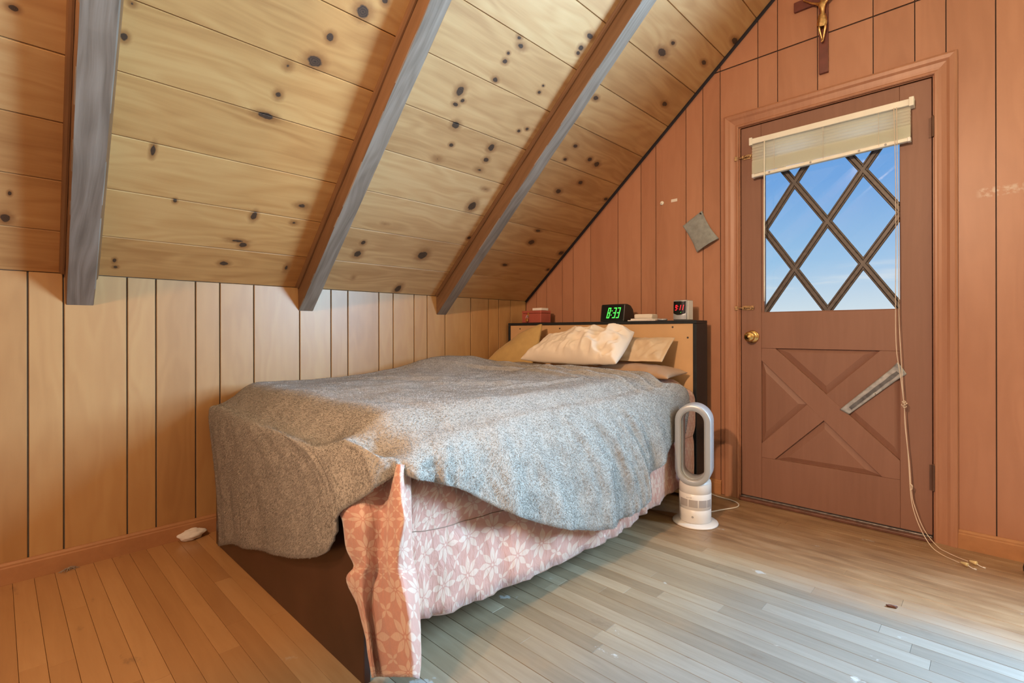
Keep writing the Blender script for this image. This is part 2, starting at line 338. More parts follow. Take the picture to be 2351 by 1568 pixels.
# blind slats: translucent vinyl
m, nt, b = newmat('vinyl'); b.inputs['Base Color'].default_value = (.88, .89, .86, 1); b.inputs['Roughness'].default_value = .4
tr = nd(nt, 'ShaderNodeBsdfTranslucent', None, Color=(1.0, 1.0, .95, 1))
ms = nd(nt, 'ShaderNodeMixShader', None, i0=.82, i1=b.outputs[0], i2=tr.outputs[0]); link(nt, ms.outputs[0], nt.nodes['Material Output'].inputs[0])
plain('vinyl_rail', (.76, .74, .66), .4, namp=.05)
def fabric(name, col, rough=.95, sheen=.3, bs=.25, bscale=350.0, var=.12, vs=6.0):
    m, nt, b = newmat(name); g = nd(nt, 'ShaderNodeNewGeometry').outputs['Position']
    f = nd(nt, 'ShaderNodeTexNoise', None, Vector=g, Scale=vs, Detail=6.0).outputs[0]
    link(nt, ramp(nt, f, [(.3, tuple(c * (1 - var) for c in col)), (.7, tuple(min(1, c * (1 + var)) for c in col))]), b.inputs['Base Color'])
    b.inputs['Roughness'].default_value = rough; b.inputs['Sheen Weight'].default_value = sheen; b.inputs['Specular IOR Level'].default_value = .15
    bump(nt, b, nd(nt, 'ShaderNodeTexNoise', None, Vector=g, Scale=bscale, Detail=3.0).outputs[0], bs, .003)
    return m
fabric('fleece', (.325, .29, .25), 1.0, .25, .5, 220.0, .10, 14.0)
m = fabric('fleece_pile', (.32, .295, .265), 1.0, .2, 0.0, 220.0, .08, 14.0); nt = m.node_tree
bcol = nt.nodes['Principled BSDF'].inputs['Base Color'].links[0].from_socket
ms = nd(nt, 'ShaderNodeMixShader', None, i0=.5, i1=nt.nodes['Principled BSDF'].outputs[0], i2=nd(nt, 'ShaderNodeBsdfTranslucent', None, Color=bcol).outputs[0]); link(nt, ms.outputs[0], nt.nodes['Material Output'].inputs[0])
fabric('white_cotton', (.74, .64, .53), .9, .1, .08, 900.0, .04)
fabric('beige_cotton', (.58, .44, .30), .9, .1, .08, 900.0, .05)
fabric('tan_cotton', (.40, .25, .15), .9, .1, .08, 900.0, .05)
fabric('mustard', (.50, .33, .13), .9, .15, .15, 500.0, .06, 20.0)
fabric('hem', (.24, .15, .11), .9, .1, .1, 500.0, .05)
# duvet: petal print on coral
m, nt, b = newmat('petal_print')
uv = nd(nt, 'ShaderNodeTexCoord').outputs['UV']; sx = nd(nt, 'ShaderNodeSeparateXYZ', None, Vector=uv)
def tile(s): return math_(nt, 'ABSOLUTE', math_(nt, 'SUBTRACT', math_(nt, 'FRACT', s), .5))
a, bb = tile(sx.outputs[0]), tile(sx.outputs[1])
M_, m_ = math_(nt, 'MAXIMUM', a, bb), math_(nt, 'MINIMUM', a, bb)
def petal(u, v, r0, r1, wd):
    t = math_(nt, 'MULTIPLY', math_(nt, 'SUBTRACT', u, r0), 1 / (r1 - r0), clamp=True)
    h = math_(nt, 'MULTIPLY', math_(nt, 'SINE', math_(nt, 'MULTIPLY', t, math.pi)), wd)
    return sstep(nt, math_(nt, 'SUBTRACT', h, v), -.004, .012)
u45 = math_(nt, 'MULTIPLY', math_(nt, 'ADD', a, bb), .70711); v45 = math_(nt, 'MULTIPLY', math_(nt, 'ABSOLUTE', math_(nt, 'SUBTRACT', a, bb)), .70711)
ua = math_(nt, 'SUBTRACT', .5, M_); 
pm = math_(nt, 'MAXIMUM', petal(M_, m_, .06, .5, .085), petal(u45, v45, .06, .46, .085))
uc = math_(nt, 'SUBTRACT', .70711, u45)
pm = math_(nt, 'MAXIMUM', pm, petal(uc, v45, .0, .24, .05))
cd = math_(nt, 'SQRT', math_(nt, 'ADD', math_(nt, 'MULTIPLY', a, a), math_(nt, 'MULTIPLY', bb, bb)))
pm = math_(nt, 'MAXIMUM', pm, sstep(nt, cd, .04, .028))
link(nt, mixc(nt, pm, (.47, .235, .175), (.56, .375, .285)), b.inputs['Base Color']); b.inputs['Roughness'].default_value = .62; b.inputs['Sheen Weight'].default_value = .25
g = nd(nt, 'ShaderNodeNewGeometry').outputs['Position']
bump(nt, b, nd(nt, 'ShaderNodeTexNoise', None, Vector=nd(nt, 'ShaderNodeMapping', None, Vector=g, Scale=(40, 40, 14)).outputs[0], Scale=1.0, Detail=5.0, Distortion=1.0).outputs[0], .55, .01)

# ================================================================== STRUCTURE
XR = 5.3; RIDGE = 2.65; YB = -5.2; ZR = KNEE + SL * RIDGE; SR = RIDGE * LL
def struct(o): o['kind'] = 'structure'; return o
# ---- floor
fl = struct(add('floor', *(lambda b: ([tuple(v.co) for v in b.verts], [[q.index for q in f.verts] for f in b.faces]))(box_bm(-.08, XR + .08, YB - .1, .12, -.12, -.0035)), 'subfloor'))
PITCH = .0573; YS = -.689
def board(name, x0, x1, y0, y1, mat, parent, top=0.0):
    g = .0004; h = .0008
    x0 += g * .6; x1 -= g * .6; y0 += g; y1 -= g
    V = [(x0, y0, -.0034), (x1, y0, -.0034), (x1, y1, -.0034), (x0, y1, -.0034), (x0, y0, top - h), (x1, y0, top - h), (x1, y1, top - h), (x0, y1, top - h),
         (x0 + .0004, y0 + h * .6, top), (x1 - .0004, y0 + h * .6, top), (x1 - .0004, y1 - h * .6, top), (x0 + .0004, y1 - h * .6, top)]
    F = [(0, 1, 5, 4), (1, 2, 6, 5), (2, 3, 7, 6), (3, 0, 4, 7), (4, 5, 9, 8), (5, 6, 10, 9), (6, 7, 11, 10), (7, 4, 8, 11), (8, 9, 10, 11)]
    return add(name, V, F, mat, parent)
JO = [(1.763, -1.235), (1.745, -1.532), (1.598, -1.766), (1.776, -1.649), (2.049, -1.075), (1.951, -1.184), (2.349, -0.952), (2.43, -1.016), (2.477, -1.074), (2.38, -0.709), (0.977, -2.583), (0.404, -2.638)]
rows = {}
for jx, jy in JO: rows.setdefault(math.floor((YS - jy) / PITCH), []).append(jx)
r0 = -13
k = -12
while YS - k * PITCH > -3.05:
    y1 = min(YS - k * PITCH, -.001); y0 = YS - (k + 1) * PITCH
    js = sorted(rows.get(k, []))
    if not js:
        js = [random.uniform(.5, 1.9)]
    xs = [0.0] + js + [2.85]
    out = [0.0]
    for x in xs[1:]:
        if x - out[-1] > 1.5: out.append(out[-1] + random.uniform(.5, .9) * (x - out[-1]) * .7)
        out.append(x)
    if k >= -12 and y1 > y0:
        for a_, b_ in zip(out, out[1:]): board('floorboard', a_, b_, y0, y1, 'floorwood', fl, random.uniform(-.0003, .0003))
    k += 1
yend = YS - k * PITCH
rest = []
rest.append(box_bm(2.851, XR, yend, -.001, -.0034, -.0002)); rest.append(box_bm(0, XR, YB, yend - .001, -.0034, -.0002))
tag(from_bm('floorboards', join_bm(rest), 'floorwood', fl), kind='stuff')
# ---- ceiling slopes
ce = struct(empty('ceiling', (0, 0, 0)))
def slab(s0, s1, y0, y1, d0, d1): return prism([cp(s0, y0, d0), cp(s1, y0, d0), cp(s1, y1, d0), cp(s0, y1, d0)], ND, d1 - d0)
from_bm('roof_deck', slab(-.12, SR + .05, YB - .1, .12, -.07, -.019), 'groove', ce)
def right_slope(d0, d1):
    P = [(XR + .1, YB - .1, KNEE - .0857), (RIDGE - .05, YB - .1, ZR + .043), (RIDGE - .05, .12, ZR + .043), (XR + .1, .12, KNEE - .0857)]
    return prism(P, (SL, 0, 1), .07)
from_bm('far_slope', right_slope(0, 0), 'pine', ce)
SE = [0.0, .2125]
while SE[-1] + .2235 < SR: SE.append(SE[-1] + .2235)
SE.append(SR)
RAFT = [(-2.6635, -2.5775), (-1.757, -1.680), (-.863, -.784)]; SKEW = -.033   # per metre up the slope
bays = [(-3.56, -2.62), (-2.62, -1.72), (-1.72, -.82), (-.82, 0.0)]
for bi, (y0, y1) in enumerate(bays):
    for s0, s1 in zip(SE, SE[1:]):
        sec = [(s0 + .0009, -.0040), (s0 + .0034, 0), (s1 - .0034, 0), (s1 - .0009, -.0040), (s1 - .0006, -.0185), (s0 + .0006, -.0185)]
        a0 = y0 + SKEW * (s0 + s1) / 2 if bi else y0
        a1 = y1 + SKEW * (s0 + s1) / 2 if bi < 3 else y1
        V = [cp(s, a0, d) for s, d in sec] + [cp(s, a1, d) for s, d in sec]
        F = [(i, (i + 1) % 6, 6 + (i + 1) % 6, 6 + i) for i in range(6)] + [(5, 4, 3, 2, 1, 0), (6, 7, 8, 9, 10, 11)]
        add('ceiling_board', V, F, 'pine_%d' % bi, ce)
tag(from_bm('ceiling_boards', slab(0, SR, YB, -3.561, -.0185, 0), 'pine', ce), kind='stuff')
# ---- rafters with edge strips
for ri, (y0, y1) in enumerate(RAFT + [(-3.56, -3.475)]):
    nseg = 60; V = []; F = []
    for i in range(nseg + 1):
        s = -.105 + (SR + .08) * i / nseg
        sk = SKEW * s
        jit = lambda q: .0016 * noise.noise(Vector((s * 9, q * 7.1, ri * 5.3))) + .0009 * noise.noise(Vector((s * 40, q * 3.3, ri)))
        for q, (yy, d) in enumerate(((y0, 0), (y0, .089), (y0 + .003, .092), (y1 - .003, .092), (y1, .089), (y1, 0))):
            V.append(cp(s, yy + sk + jit(q), d + jit(q + 9)))
    for i in range(nseg):
        for q in range(5): F.append((i * 6 + q, i * 6 + q + 1, (i + 1) * 6 + q + 1, (i + 1) * 6 + q))
        F.append((i * 6 + 5, i * 6, (i + 1) * 6, (i + 1) * 6 + 5))
    F.append((5, 4, 3, 2, 1, 0)); F.append(tuple(nseg * 6 + q for q in range(6)))
    # cut the foot plumb at the knee wall
    bm = bmesh.new(); vs = [bm.verts.new(v) for v in V]
    for f in F: bm.faces.new([vs[i] for i in f])
    bmesh.ops.bisect_plane(bm, geom=bm.verts[:] + bm.edges[:] + bm.faces[:], plane_co=(.0005, 0, 0), plane_no=(-1, 0, 0), clear_outer=True)
    bmesh.ops.holes_fill(bm, edges=[e for e in bm.edges if e.is_boundary])
    bmesh.ops.recalc_face_normals(bm, faces=bm.faces[:])
    rf = from_bm('rafter', bm, 'beam', ce)
    rf.data.materials.append(MATS['beam_side'])
    for p_ in rf.data.polygons:
        if abs(p_.normal.y) > .7: p_.material_index = 1
    for sgn, ye in ((-1, y0), (1, y1)):
        pr = [(0, 0), (.016, 0), (.013, .010), (.006, .016), (0, .017)]
        s_a, s_b = (.012, SR) if not (sgn > 0 and ri == 0) else (-.028, SR)
        V = [cp(s, ye + sgn * (w_ + .0012) + SKEW * s, d) for s in (s_a, s_b) for w_, d in pr]
        n5 = len(pr)
        F = [(i, (i + 1) % n5, n5 + (i + 1) % n5, n5 + i) for i in range(n5)] + [tuple(range(n5)), tuple(range(n5, 2 * n5))]
        add('edge_strip', V, F, 'strip', rf)
# ---- knee wall (left): grooved boards
wl = struct(from_bm('wall_left', box_bm(-.09, -.007, YB - .1, .12, -.05, KNEE + .01), 'groove_knee'))
GY = [0, -.172, -.295, -.396, -.566, -.79, -.934, -1.034, -1.185, -1.282, -1.478, -1.577, -1.748, -1.972, -2.121, -2.22, -2.369, -2.469, -2.667, -2.767, -2.99, -3.14, -3.24, -3.40, -3.6, -3.75, -3.85, -4.05, -4.2, -4.35, -4.6, -4.8, -5.0, YB]
for a_, b_ in zip(GY, GY[1:]):
    box('wall_panel', -.0068, 0, b_ + .0026, a_ - .0026, 0.0, KNEE, 'panel', wl, bev=.0015, seg=1)
bb_ = struct(empty('baseboard_left', (0, 0, 0)))
def profile_run(name, prof, p0, p1, out, mat, parent=None):
    """prof: list of (dist from wall, height); run from p0 to p1; out = direction away from wall"""
    o = Vector(out); V = [Vector(p) + o * d + Vector((0, 0, h)) for p in (p0, p1) for d, h in prof]; n = len(prof)
    F = [(i, (i + 1) % n, n + (i + 1) % n, n + i) for i in range(n)] + [tuple(range(n))[::-1], tuple(range(n, 2 * n))]
    bm = bmesh.new(); vs = [bm.verts.new(v) for v in V]
    for f in F: bm.faces.new([vs[i] for i in f])
    bmesh.ops.recalc_face_normals(bm, faces=bm.faces[:])
    return from_bm(name, bm, mat, parent)
BASE = [(0, 0), (.016, 0), (.016, .060), (.012, .064), (.012, .070), (.006, .077), (0, .078)]
profile_run('board_length', BASE, (.0005, YB, 0), (.0005, -.001, 0), (1, 0, 0), 'basewood', bb_)
# ---- gable wall (back): grooved boards around door and added window
DX0, DX1, DZ = 1.585, 2.425, 2.045
def gz(x): return KNEE + SL * x if x <= RIDGE else KNEE + SL * (XR - x)
wb = struct(empty('wall_back', (0, 0, 0)))
bk = []
def gp(x0, x1, z0, z1=None):
    xs = [x0] + ([RIDGE] if x0 < RIDGE < x1 else []) + [x1]
    top = [(x, .007, (gz(x) + .03) if z1 is None else z1) for x in xs][::-1]
    return prism([(x0, .007, z0), (x1, .007, z0)] + top, (0, 1, 0), .11)
bk += [gp(-.1, DX0, -.1), gp(DX0, DX1, DZ), gp(DX1, WX0, -.1), gp(WX0, WX1, -.1, WZ0), gp(WX0, WX1, WZ1), gp(WX1, XR + .1, -.1)]
from_bm('backing', join_bm(bk), 'groove', wb)
GX = [0, .109, .208, .356, .454, .604, .822, .991, 1.094, 1.289, 1.391, 1.491, 1.692, 1.789, 1.972, 2.199, 2.351, 2.456, 2.61, 2.81, 3.01, 3.11, 3.31, 3.46, 3.62, 3.87, 4.02, 4.22, 4.42, 4.64, 4.85, 5.05, XR]
ZH = 2.387
def clip_poly(poly, f):       # keep f(p)>=0, poly in (x,z)
    out = []
    for i in range(len(poly)):
        a_, b_ = poly[i], poly[(i + 1) % len(poly)]; fa, fb = f(a_), f(b_)
        if fa >= 0: out.append(a_)
        if fa * fb < 0:
            t = fa / (fa - fb); out.append((a_[0] + t * (b_[0] - a_[0]), a_[1] + t * (b_[1] - a_[1])))
    return out
def gpanel(x0, x1, z0, z1):
    P = [(x0, z0), (x1, z0), (x1, z1), (x0, z1)]
    P = clip_poly(P, lambda p: KNEE + SL * p[0] - p[1]); P = clip_poly(P, lambda p: KNEE + SL * (XR - p[0]) - p[1]) if P else P
    if len(P) < 3: return
    from_bm('wall_panel', prism([(x, 0.0, z) for x, z in P], (0, 1, 0), .0068), 'panel_gable', wb)
g_ = .0020
for a_, b_ in zip(GX, GX[1:]):
    x0, x1 = a_ + g_, b_ - g_
    gpanel(x0, x1, ZH + .0035, 3.6)
    for hx0, hx1, hz0, hz1 in ((DX0, DX1, -1, DZ), (WX0, WX1, WZ0, WZ1)):
        if x1 > hx0 and x0 < hx1:
            if hz0 > 0: gpanel(x0, x1, 0, hz0)
            if x0 < hx0: gpanel(x0, hx0, max(hz0, 0), hz1)
            if x1 > hx1: gpanel(hx1, x1, max(hz0, 0), hz1)
            gpanel(x0, x1, hz1, ZH - .0035); break
    else: gpanel(x0, x1, 0, ZH - .0035)
# far walls out of frame
struct(from_bm('wall_right', box_bm(XR, XR + .09, YB - .1, .12, -.05, KNEE + .01), 'panel'))
rw = prism([(-.1, YB, -.1), (XR + .1, YB, -.1), (XR + .1, YB, KNEE), (RIDGE, YB, ZR + .05), (-.1, YB, KNEE)], (0, -1, 0), .1)
struct(from_bm('wall_rear', rw, 'panel_gable'))
# dark cove strip between ceiling and gable wall
tr1 = struct(from_bm('trim_1', prism([cp(.0, -.0005, 0.0005), cp(.0, -.013, 0.0005), cp(.0, -.011, .008), cp(.0, -.0005, .013)], SD, SR - .01), 'dark_line'))
bb2 = struct(empty('baseboard_back', (0, 0, 0)))
profile_run('board_length', BASE, (2.4905, -.0005, 0), (XR, -.0005, 0), (0, -1, 0), 'basewood', bb2)
profile_run('board_length', BASE, (.02, -.0005, 0), (1.4965, -.0005, 0), (0, -1, 0), 'basewood', bb2)
# ---- door casing (architrave) : three mitred lengths
tr2 = struct(empty('trim_2', (0, 0, 0)))
CW = .092
prof = [(0, 0), (0, .010), (.004, .013), (.012, .013), (.018, .010), (.030, .011), (.050, .014), (.062, .019), (.080, .021), (.088, .019), (.092, .014), (.092, 0)]
OX0, OX1, OZ = 1.594, 2.416, 2.036
CWs = .078
def cas(name, path):       # path: two corner points with mitre dirs
    (p0, d0), (p1, d1) = path
    V = [Vector((p[0] + d[0] * w_ * CWs / CW, -.0005 - t_, p[1] + d[1] * w_ * CWs / CW)) for p, d in ((p0, d0), (p1, d1)) for w_, t_ in prof]
    n = len(prof); F = [(i, (i + 1) % n, n + (i + 1) % n, n + i) for i in range(n)] + [tuple(range(n)), tuple(range(n, 2 * n))]
    bm = bmesh.new(); vs = [bm.verts.new(v) for v in V]
    for f in F: bm.faces.new([vs[i] for i in f])
    bmesh.ops.recalc_face_normals(bm, faces=bm.faces[:])
    return from_bm(name, bm, 'casing', tr2)
cas('casing_length', (((OX0, 0), (-1, 0)), ((OX0, OZ), (-1, 1))))
cas('casing_length', (((OX1, 0), (1, 0)), ((OX1, OZ), (1, 1))))
cas('casing_length', (((OX0, OZ), (-1, 1)), ((OX1, OZ), (1, 1))))
jm = join_bm([box_bm(DX0, 1.6, -.0005, .117, 0, DZ), box_bm(2.412, DX1, -.0005, .117, 0, DZ), box_bm(1.6, 2.412, -.0005, .117, 2.033, DZ)])
from_bm('jamb', jm, 'casing', tr2)
box('door_stop', 1.6, 1.612, .047, .07, .02, 2.033, 'doorwood', tr2); box('door_stop', 2.40, 2.412, .047, .07, .02, 2.033, 'doorwood', tr2); box('door_stop', 1.6, 2.412, .047, .07, 2.02, 2.033, 'doorwood', tr2)
tr3 = struct(empty('trim_3', (0, 0, 0)))
box('threshold', 1.6, 2.412, -.035, .11, 0.0, .016, 'threshold', tr3, bev=.004)
box('metal_strip', 1.603, 2.409, -.012, .03, .0162, .0215, 'threshold_metal', tr3, bev=.001)
# ---- door leaf
dr = struct(empty('door_1', (2.006, 0, .024)))
y0, y1 = .002, .044
PX0, PX1, PZ0, PZ1 = 1.706, 2.296, .243, .828
GX0, GX1, GZ0, GZ1 = 1.7165, 2.3025, 1.017, 1.907
box('stile', 1.6035, PX0, y0, y1, .024, 2.028, 'doorwood', dr, bev=.0015, seg=1)
box('stile', PX1, 2.4085, y0, y1, .024, 2.028, 'doorwood', dr, bev=.0015, seg=1)
box('rail', PX0 + .0004, PX1 - .0004, y0, y1, .024, PZ0, 'doorwood', dr, bev=.0012, seg=1)
box('rail', PX0 + .0004, PX1 - .0004, y0, y1, PZ1, GZ0, 'doorwood', dr, bev=.0012, seg=1)
box('rail', PX0 + .0004, PX1 - .0004, y0, y1, GZ1, 2.028, 'doorwood', dr, bev=.0012, seg=1)
def poly_part(name, pts, ya, yb, mat, bev=.0): return from_bm(name, prism([(x, ya, z) for x, z in pts], (0, 1, 0), yb - ya, bev), mat, dr)
poly_part('cross_brace', [(1.7065, .8275), (1.775, .8275), (2.2955, .33), (2.2955, .2435), (2.229, .2435), (1.7065, .761)], y0, y1 - .004, 'doorwood', .001)
poly_part('cross_brace', [(2.006, .6055), (2.222, .8275), (2.2955, .8275), (2.2955, .741), (2.0695, .5445)], y0, y1 - .004, 'doorwood', .001)
poly_part('cross_brace', [(1.922, .5475), (1.7065, .318), (1.7065, .2435), (1.77, .2435), (1.9965, .4765)], y0, y1 - .004, 'doorwood', .001)
for tri in ([(1.775, .828), (2.222, .828), (2.006, .606)], [(1.7065, .761), (1.7065, .318), (1.922, .5475)], [(1.77, .2435), (2.229, .2435), (1.9965, .4765)], [(2.2955, .741), (2.2955, .33), (2.0695, .5445)]):
    cx_ = sum(p[0] for p in tri) / 3; cz_ = sum(p[1] for p in tri) / 3
    bm = bmesh.new(); vs = []
    for f_, yy in ((1.06, y0 + .016), (.93, y0 + .0135), (.72, y0 + .0065), (.0, y0 + .0065)):
        vs.append([bm.verts.new((cx_ + (p[0] - cx_) * f_, yy, cz_ + (p[1] - cz_) * f_)) for p in tri] if f_ else [bm.verts.new((cx_, yy, cz_))])
    for a_, b_ in zip(vs[:2], vs[1:3]):
        for i in range(3): bm.faces.new((a_[i], a_[(i + 1) % 3], b_[(i + 1) % 3], b_[i]))
    for i in range(3): bm.faces.new((vs[2][i], vs[2][(i + 1) % 3], vs[3][0]))
    bk_ = [bm.verts.new((cx_ + (p[0] - cx_) * 1.06, y1 - .006, cz_ + (p[1] - cz_) * 1.06)) for p in tri]
    for i in range(3): bm.faces.new((vs[0][i], vs[0][(i + 1) % 3], bk_[(i + 1) % 3], bk_[i]))
    bm.faces.new(bk_); bmesh.ops.recalc_face_normals(bm, faces=bm.faces[:])
    from_bm('panel', bm, 'doorwood', dr)
# leaded-look lattice: six moulded diagonal bars and the panes between them
hx, hz = (GX1 - GX0) / 4, (GZ1 - GZ0) / 4
node = lambda k_, m_: (GX0 + k_ * hx, GZ0 + m_ * hz)
for n0, n1 in (((0, 0), (4, 4)), ((0, 2), (2, 4)), ((2, 0), (4, 2)), ((4, 0), (0, 4)), ((4, 2), (2, 4)), ((2, 0), (0, 2))):
    (xa, za), (xb, zb) = node(*n0), node(*n1); d = Vector((xb - xa, 0, zb - za)); ln = d.length; d.normalize(); nv = Vector((-d.z, 0, d.x))
    fam = 1 if n1[0] > n0[0] else 0
    sec = [(-.0175, .012), (-.0175, .007), (-.0145, .0045), (-.0115, .0045), (-.010, .007), (-.0065, .0 + .0008 * fam), (.0065, .0008 * fam), (.010, .007), (.0115, .0045), (.0145, .0045), (.0175, .007), (.0175, .012), (.012, .0215), (-.012, .0215)]
    V = []; n = len(sec)
    for e_ in (-.03, ln + .03):
        for a_, b_ in sec:
            q = Vector((xa, 0, za)) + d * e_ + nv * a_; V.append((q.x, .012 + b_ - (.0004 * fam), q.z))
    bm = bmesh.new(); vs = [bm.verts.new(v) for v in V]
    for i in range(n): bm.faces.new((vs[i], vs[(i + 1) % n], vs[n + (i + 1) % n], vs[n + i]))
    bm.faces.new(vs[:n]); bm.faces.new(vs[n:])
    for co, no in (((GX0 + .001, 0, 0), (-1, 0, 0)), ((GX1 - .001, 0, 0), (1, 0, 0)), ((0, 0, GZ0 + .001), (0, 0, -1)), ((0, 0, GZ1 - .001), (0, 0, 1))):
        bmesh.ops.bisect_plane(bm, geom=bm.verts[:] + bm.edges[:] + bm.faces[:], plane_co=co, plane_no=no, clear_outer=True)
        bmesh.ops.holes_fill(bm, edges=[e for e in bm.edges if e.is_boundary])
    bmesh.ops.recalc_face_normals(bm, faces=bm.faces[:])
    from_bm('lattice_bar', bm, 'muntin', dr)
for k_ in range(5):
    for m_ in range(5):
        if (k_ + m_) % 2 == 0: continue
        P = [(k_ - 1, m_), (k_, m_ - 1), (k_ + 1, m_), (k_, m_ + 1)]
        for f_ in (lambda p: p[0], lambda p: 4 - p[0], lambda p: p[1], lambda p: 4 - p[1]): P = clip_poly(P, f_)
        P = [node(*p) for p in P]; mx = sum(p[0] for p in P) / len(P); mz = sum(p[1] for p in P) / len(P)
        P = [(mx + (p[0] - mx) * .955, mz + (p[1] - mz) * .955) for p in P]
        from_bm('pane', prism([(x, .0240, z) for x, z in P], (0, 1, 0), .003), 'glass', dr)
# glazing beads along the opening
for nm, bx in (('bead', (GX0 - .0095, GX0 + .003, GZ0, GZ1)), ('bead', (GX1 - .003, GX1 - .001, GZ0, GZ1)), ('bead', (GX0 + .003, GX1 - .003, GZ0 + .0005, GZ0 + .004)), ('bead', (GX0 + .003, GX1 - .003, GZ1 - .004, GZ1 - .0005))):
    box(nm, bx[0], bx[1], .008, .036, bx[2], bx[3], 'doorwood', dr)
# knob
kb = add('knob', *lathe([(.0, 0), (.033, 0), (.034, .003), (.031, .007), (.022, .010), (.012, .013), (.0115, .030), (.016, .034), (.024, .040), (.0275, .050), (.026, .058), (.019, .063), (.009, .064), (.0085, .067), (.004, .068), (0, .068)], (1.662, y0, .889), 'Y', 36), 'brass', dr, True)
tag(kb, 'polished brass door knob')
# hinges on the right, slide bolts on the left
for z0, z1 in ((1.766, 1.852), (.221, .332)):
    hv = merge([tube([(2.413, -.008, z) for z in np.linspace(z0, z1, 6)], .0062, 10), tube([(2.413, -.008, z) for z in (z1 + .0005, z1 + .007)], [.005, .003], 10)])
    h_ = add('hinge', *hv, 'hinge', dr)
    box('leaf', 2.398, 2.4085, -.0012, .0018, z0, z1, 'hinge', h_)
for z in (1.867, 1.045):
    b0 = box('bolt', 1.612, 1.668, -.0025, .0018, z - .012, z + .012, 'old_brass', dr, bev=.0008, seg=1)
    add('bolt_rod', *tube([(1.59, -.0285 + .02, z), (1.672, -.0085, z)], .0045, 10), 'old_brass', b0)
    add('bolt_knob', *lathe([(0, 0), (.003, 0), (.003, .006), (.005, .008), (.005, .011), (0, .012)], (1.632, -.012, z), 'Y', 12), 'old_brass', b0, True)
    for xx in (1.617, 1.657): box('strap', xx - .004, xx + .004, -.0140, -.0026, z - .008, z + .008, 'old_brass', b0, bev=.001, seg=1)
    box('keeper', 1.574, 1.590, -.0175, -.0135, z - .012, z + .012, 'old_brass', b0, bev=.001, seg=1)
# ---- unseen window added beside the door to hold the key light
wn = struct(empty('window_added', ((WX0 + WX1) / 2, 0, WZ0)))
for a_ in ((WX0 - .07, WX0, WZ0 - .07, WZ1 + .07), (WX1, WX1 + .07, WZ0 - .07, WZ1 + .07)): box('casing_length', a_[0], a_[1], -.02, -.0005, a_[2], a_[3], 'casing', wn, bev=.003)
for a_ in ((WZ0 - .07, WZ0), (WZ1, WZ1 + .07)): box('casing_length', WX0, WX1, -.02, -.0005, a_[0], a_[1], 'casing', wn, bev=.003)
xm = (WX0 + WX1) / 2; zm = (WZ0 + WZ1) / 2
for a_ in ((WX0, WX0 + .03, WZ0, WZ1), (WX1 - .03, WX1, WZ0, WZ1), (WX0 + .03, WX1 - .03, WZ0, WZ0 + .03), (WX0 + .03, WX1 - .03, WZ1 - .03, WZ1), (WX0 + .03, WX1 - .03, zm - .018, zm + .018)):
    box('sash', a_[0], a_[1], .03, .07, a_[2], a_[3], 'white_plastic', wn, bev=.002)
for a_ in ((WZ0 + .03, zm - .018), (zm + .018, WZ1 - .03)): box('pane', WX0 + .03, WX1 - .03, .048, .052, a_[0], a_[1], 'glass', wn)

# ================================================================== THINGS
# ---- bed frame
bed = empty('bed_frame', (.75, -1.2, 0))
tag(bed, 'low bed frame with black-edged tan headboard and dark brown foot panel', 'bed')
HX0, HX1, HY0, HY1, HZ = .022, 1.447, -.220, -.078, .979
hb = box('headboard', HX0 + .02, HX1 - .02, HY0 + .006, HY0 + .012, .02, HZ - .018, 'hardboard', bed)
tag(hb, 'tan hardboard headboard panel')
box('frame_board', HX1 - .020, HX1, HY0, HY1, 0, HZ - .0185, 'black_wood', hb, bev=.0015, seg=1)
box('frame_board', HX0, HX0 + .015, HY0, HY1, 0, HZ - .0185, 'black_wood', hb, bev=.0015, seg=1)
box('frame_board', HX0, HX1, HY0, HY1, HZ - .018, HZ, 'black_wood', hb, bev=.0015, seg=1)
box('back_panel', HX0 + .016, HX1 - .021, HY1 - .012, HY1 - .004, .02, HZ - .019, 'black_wood', hb)
box('shelf', HX0 + .016, HX1 - .021, HY0 + .013, HY1 - .013, .60, .616, 'black_wood', hb)
for x, z in ((.138, .937), (.503, .938), (1.308, .942), (1.396, .884)):
    add('screw', *lathe([(0, 0), (.0055, 0), (.005, .002), (.002, .0022), (0, .0015)], (x, HY0 + .006, z), 'Y', 12), 'screw', hb)
FY = -2.185
box('foot_panel', .17, 1.425, FY - .0, FY + .02, 0, .46, 'dark_board', bed, bev=.002, seg=1)
box('side_rail', 1.250, 1.270, FY + .021, HY0 - .001, 0, .30, 'black_wood', bed, bev=.002, seg=1)
box('side_rail', .17, .19, FY + .021, HY0 - .001, 0, .30, 'black_wood', bed, bev=.002, seg=1)
box('slat_base', .191, 1.249, FY + .021, HY0 - .001, .24, .26, 'hardboard', bed)
mt = box('mattress', .12, 1.400, -2.07, -.235, .2605, .600, 'mattress', None, bev=.05, seg=4)
tag(mt, 'white mattress lying on the bed frame under the patterned duvet', 'mattress')

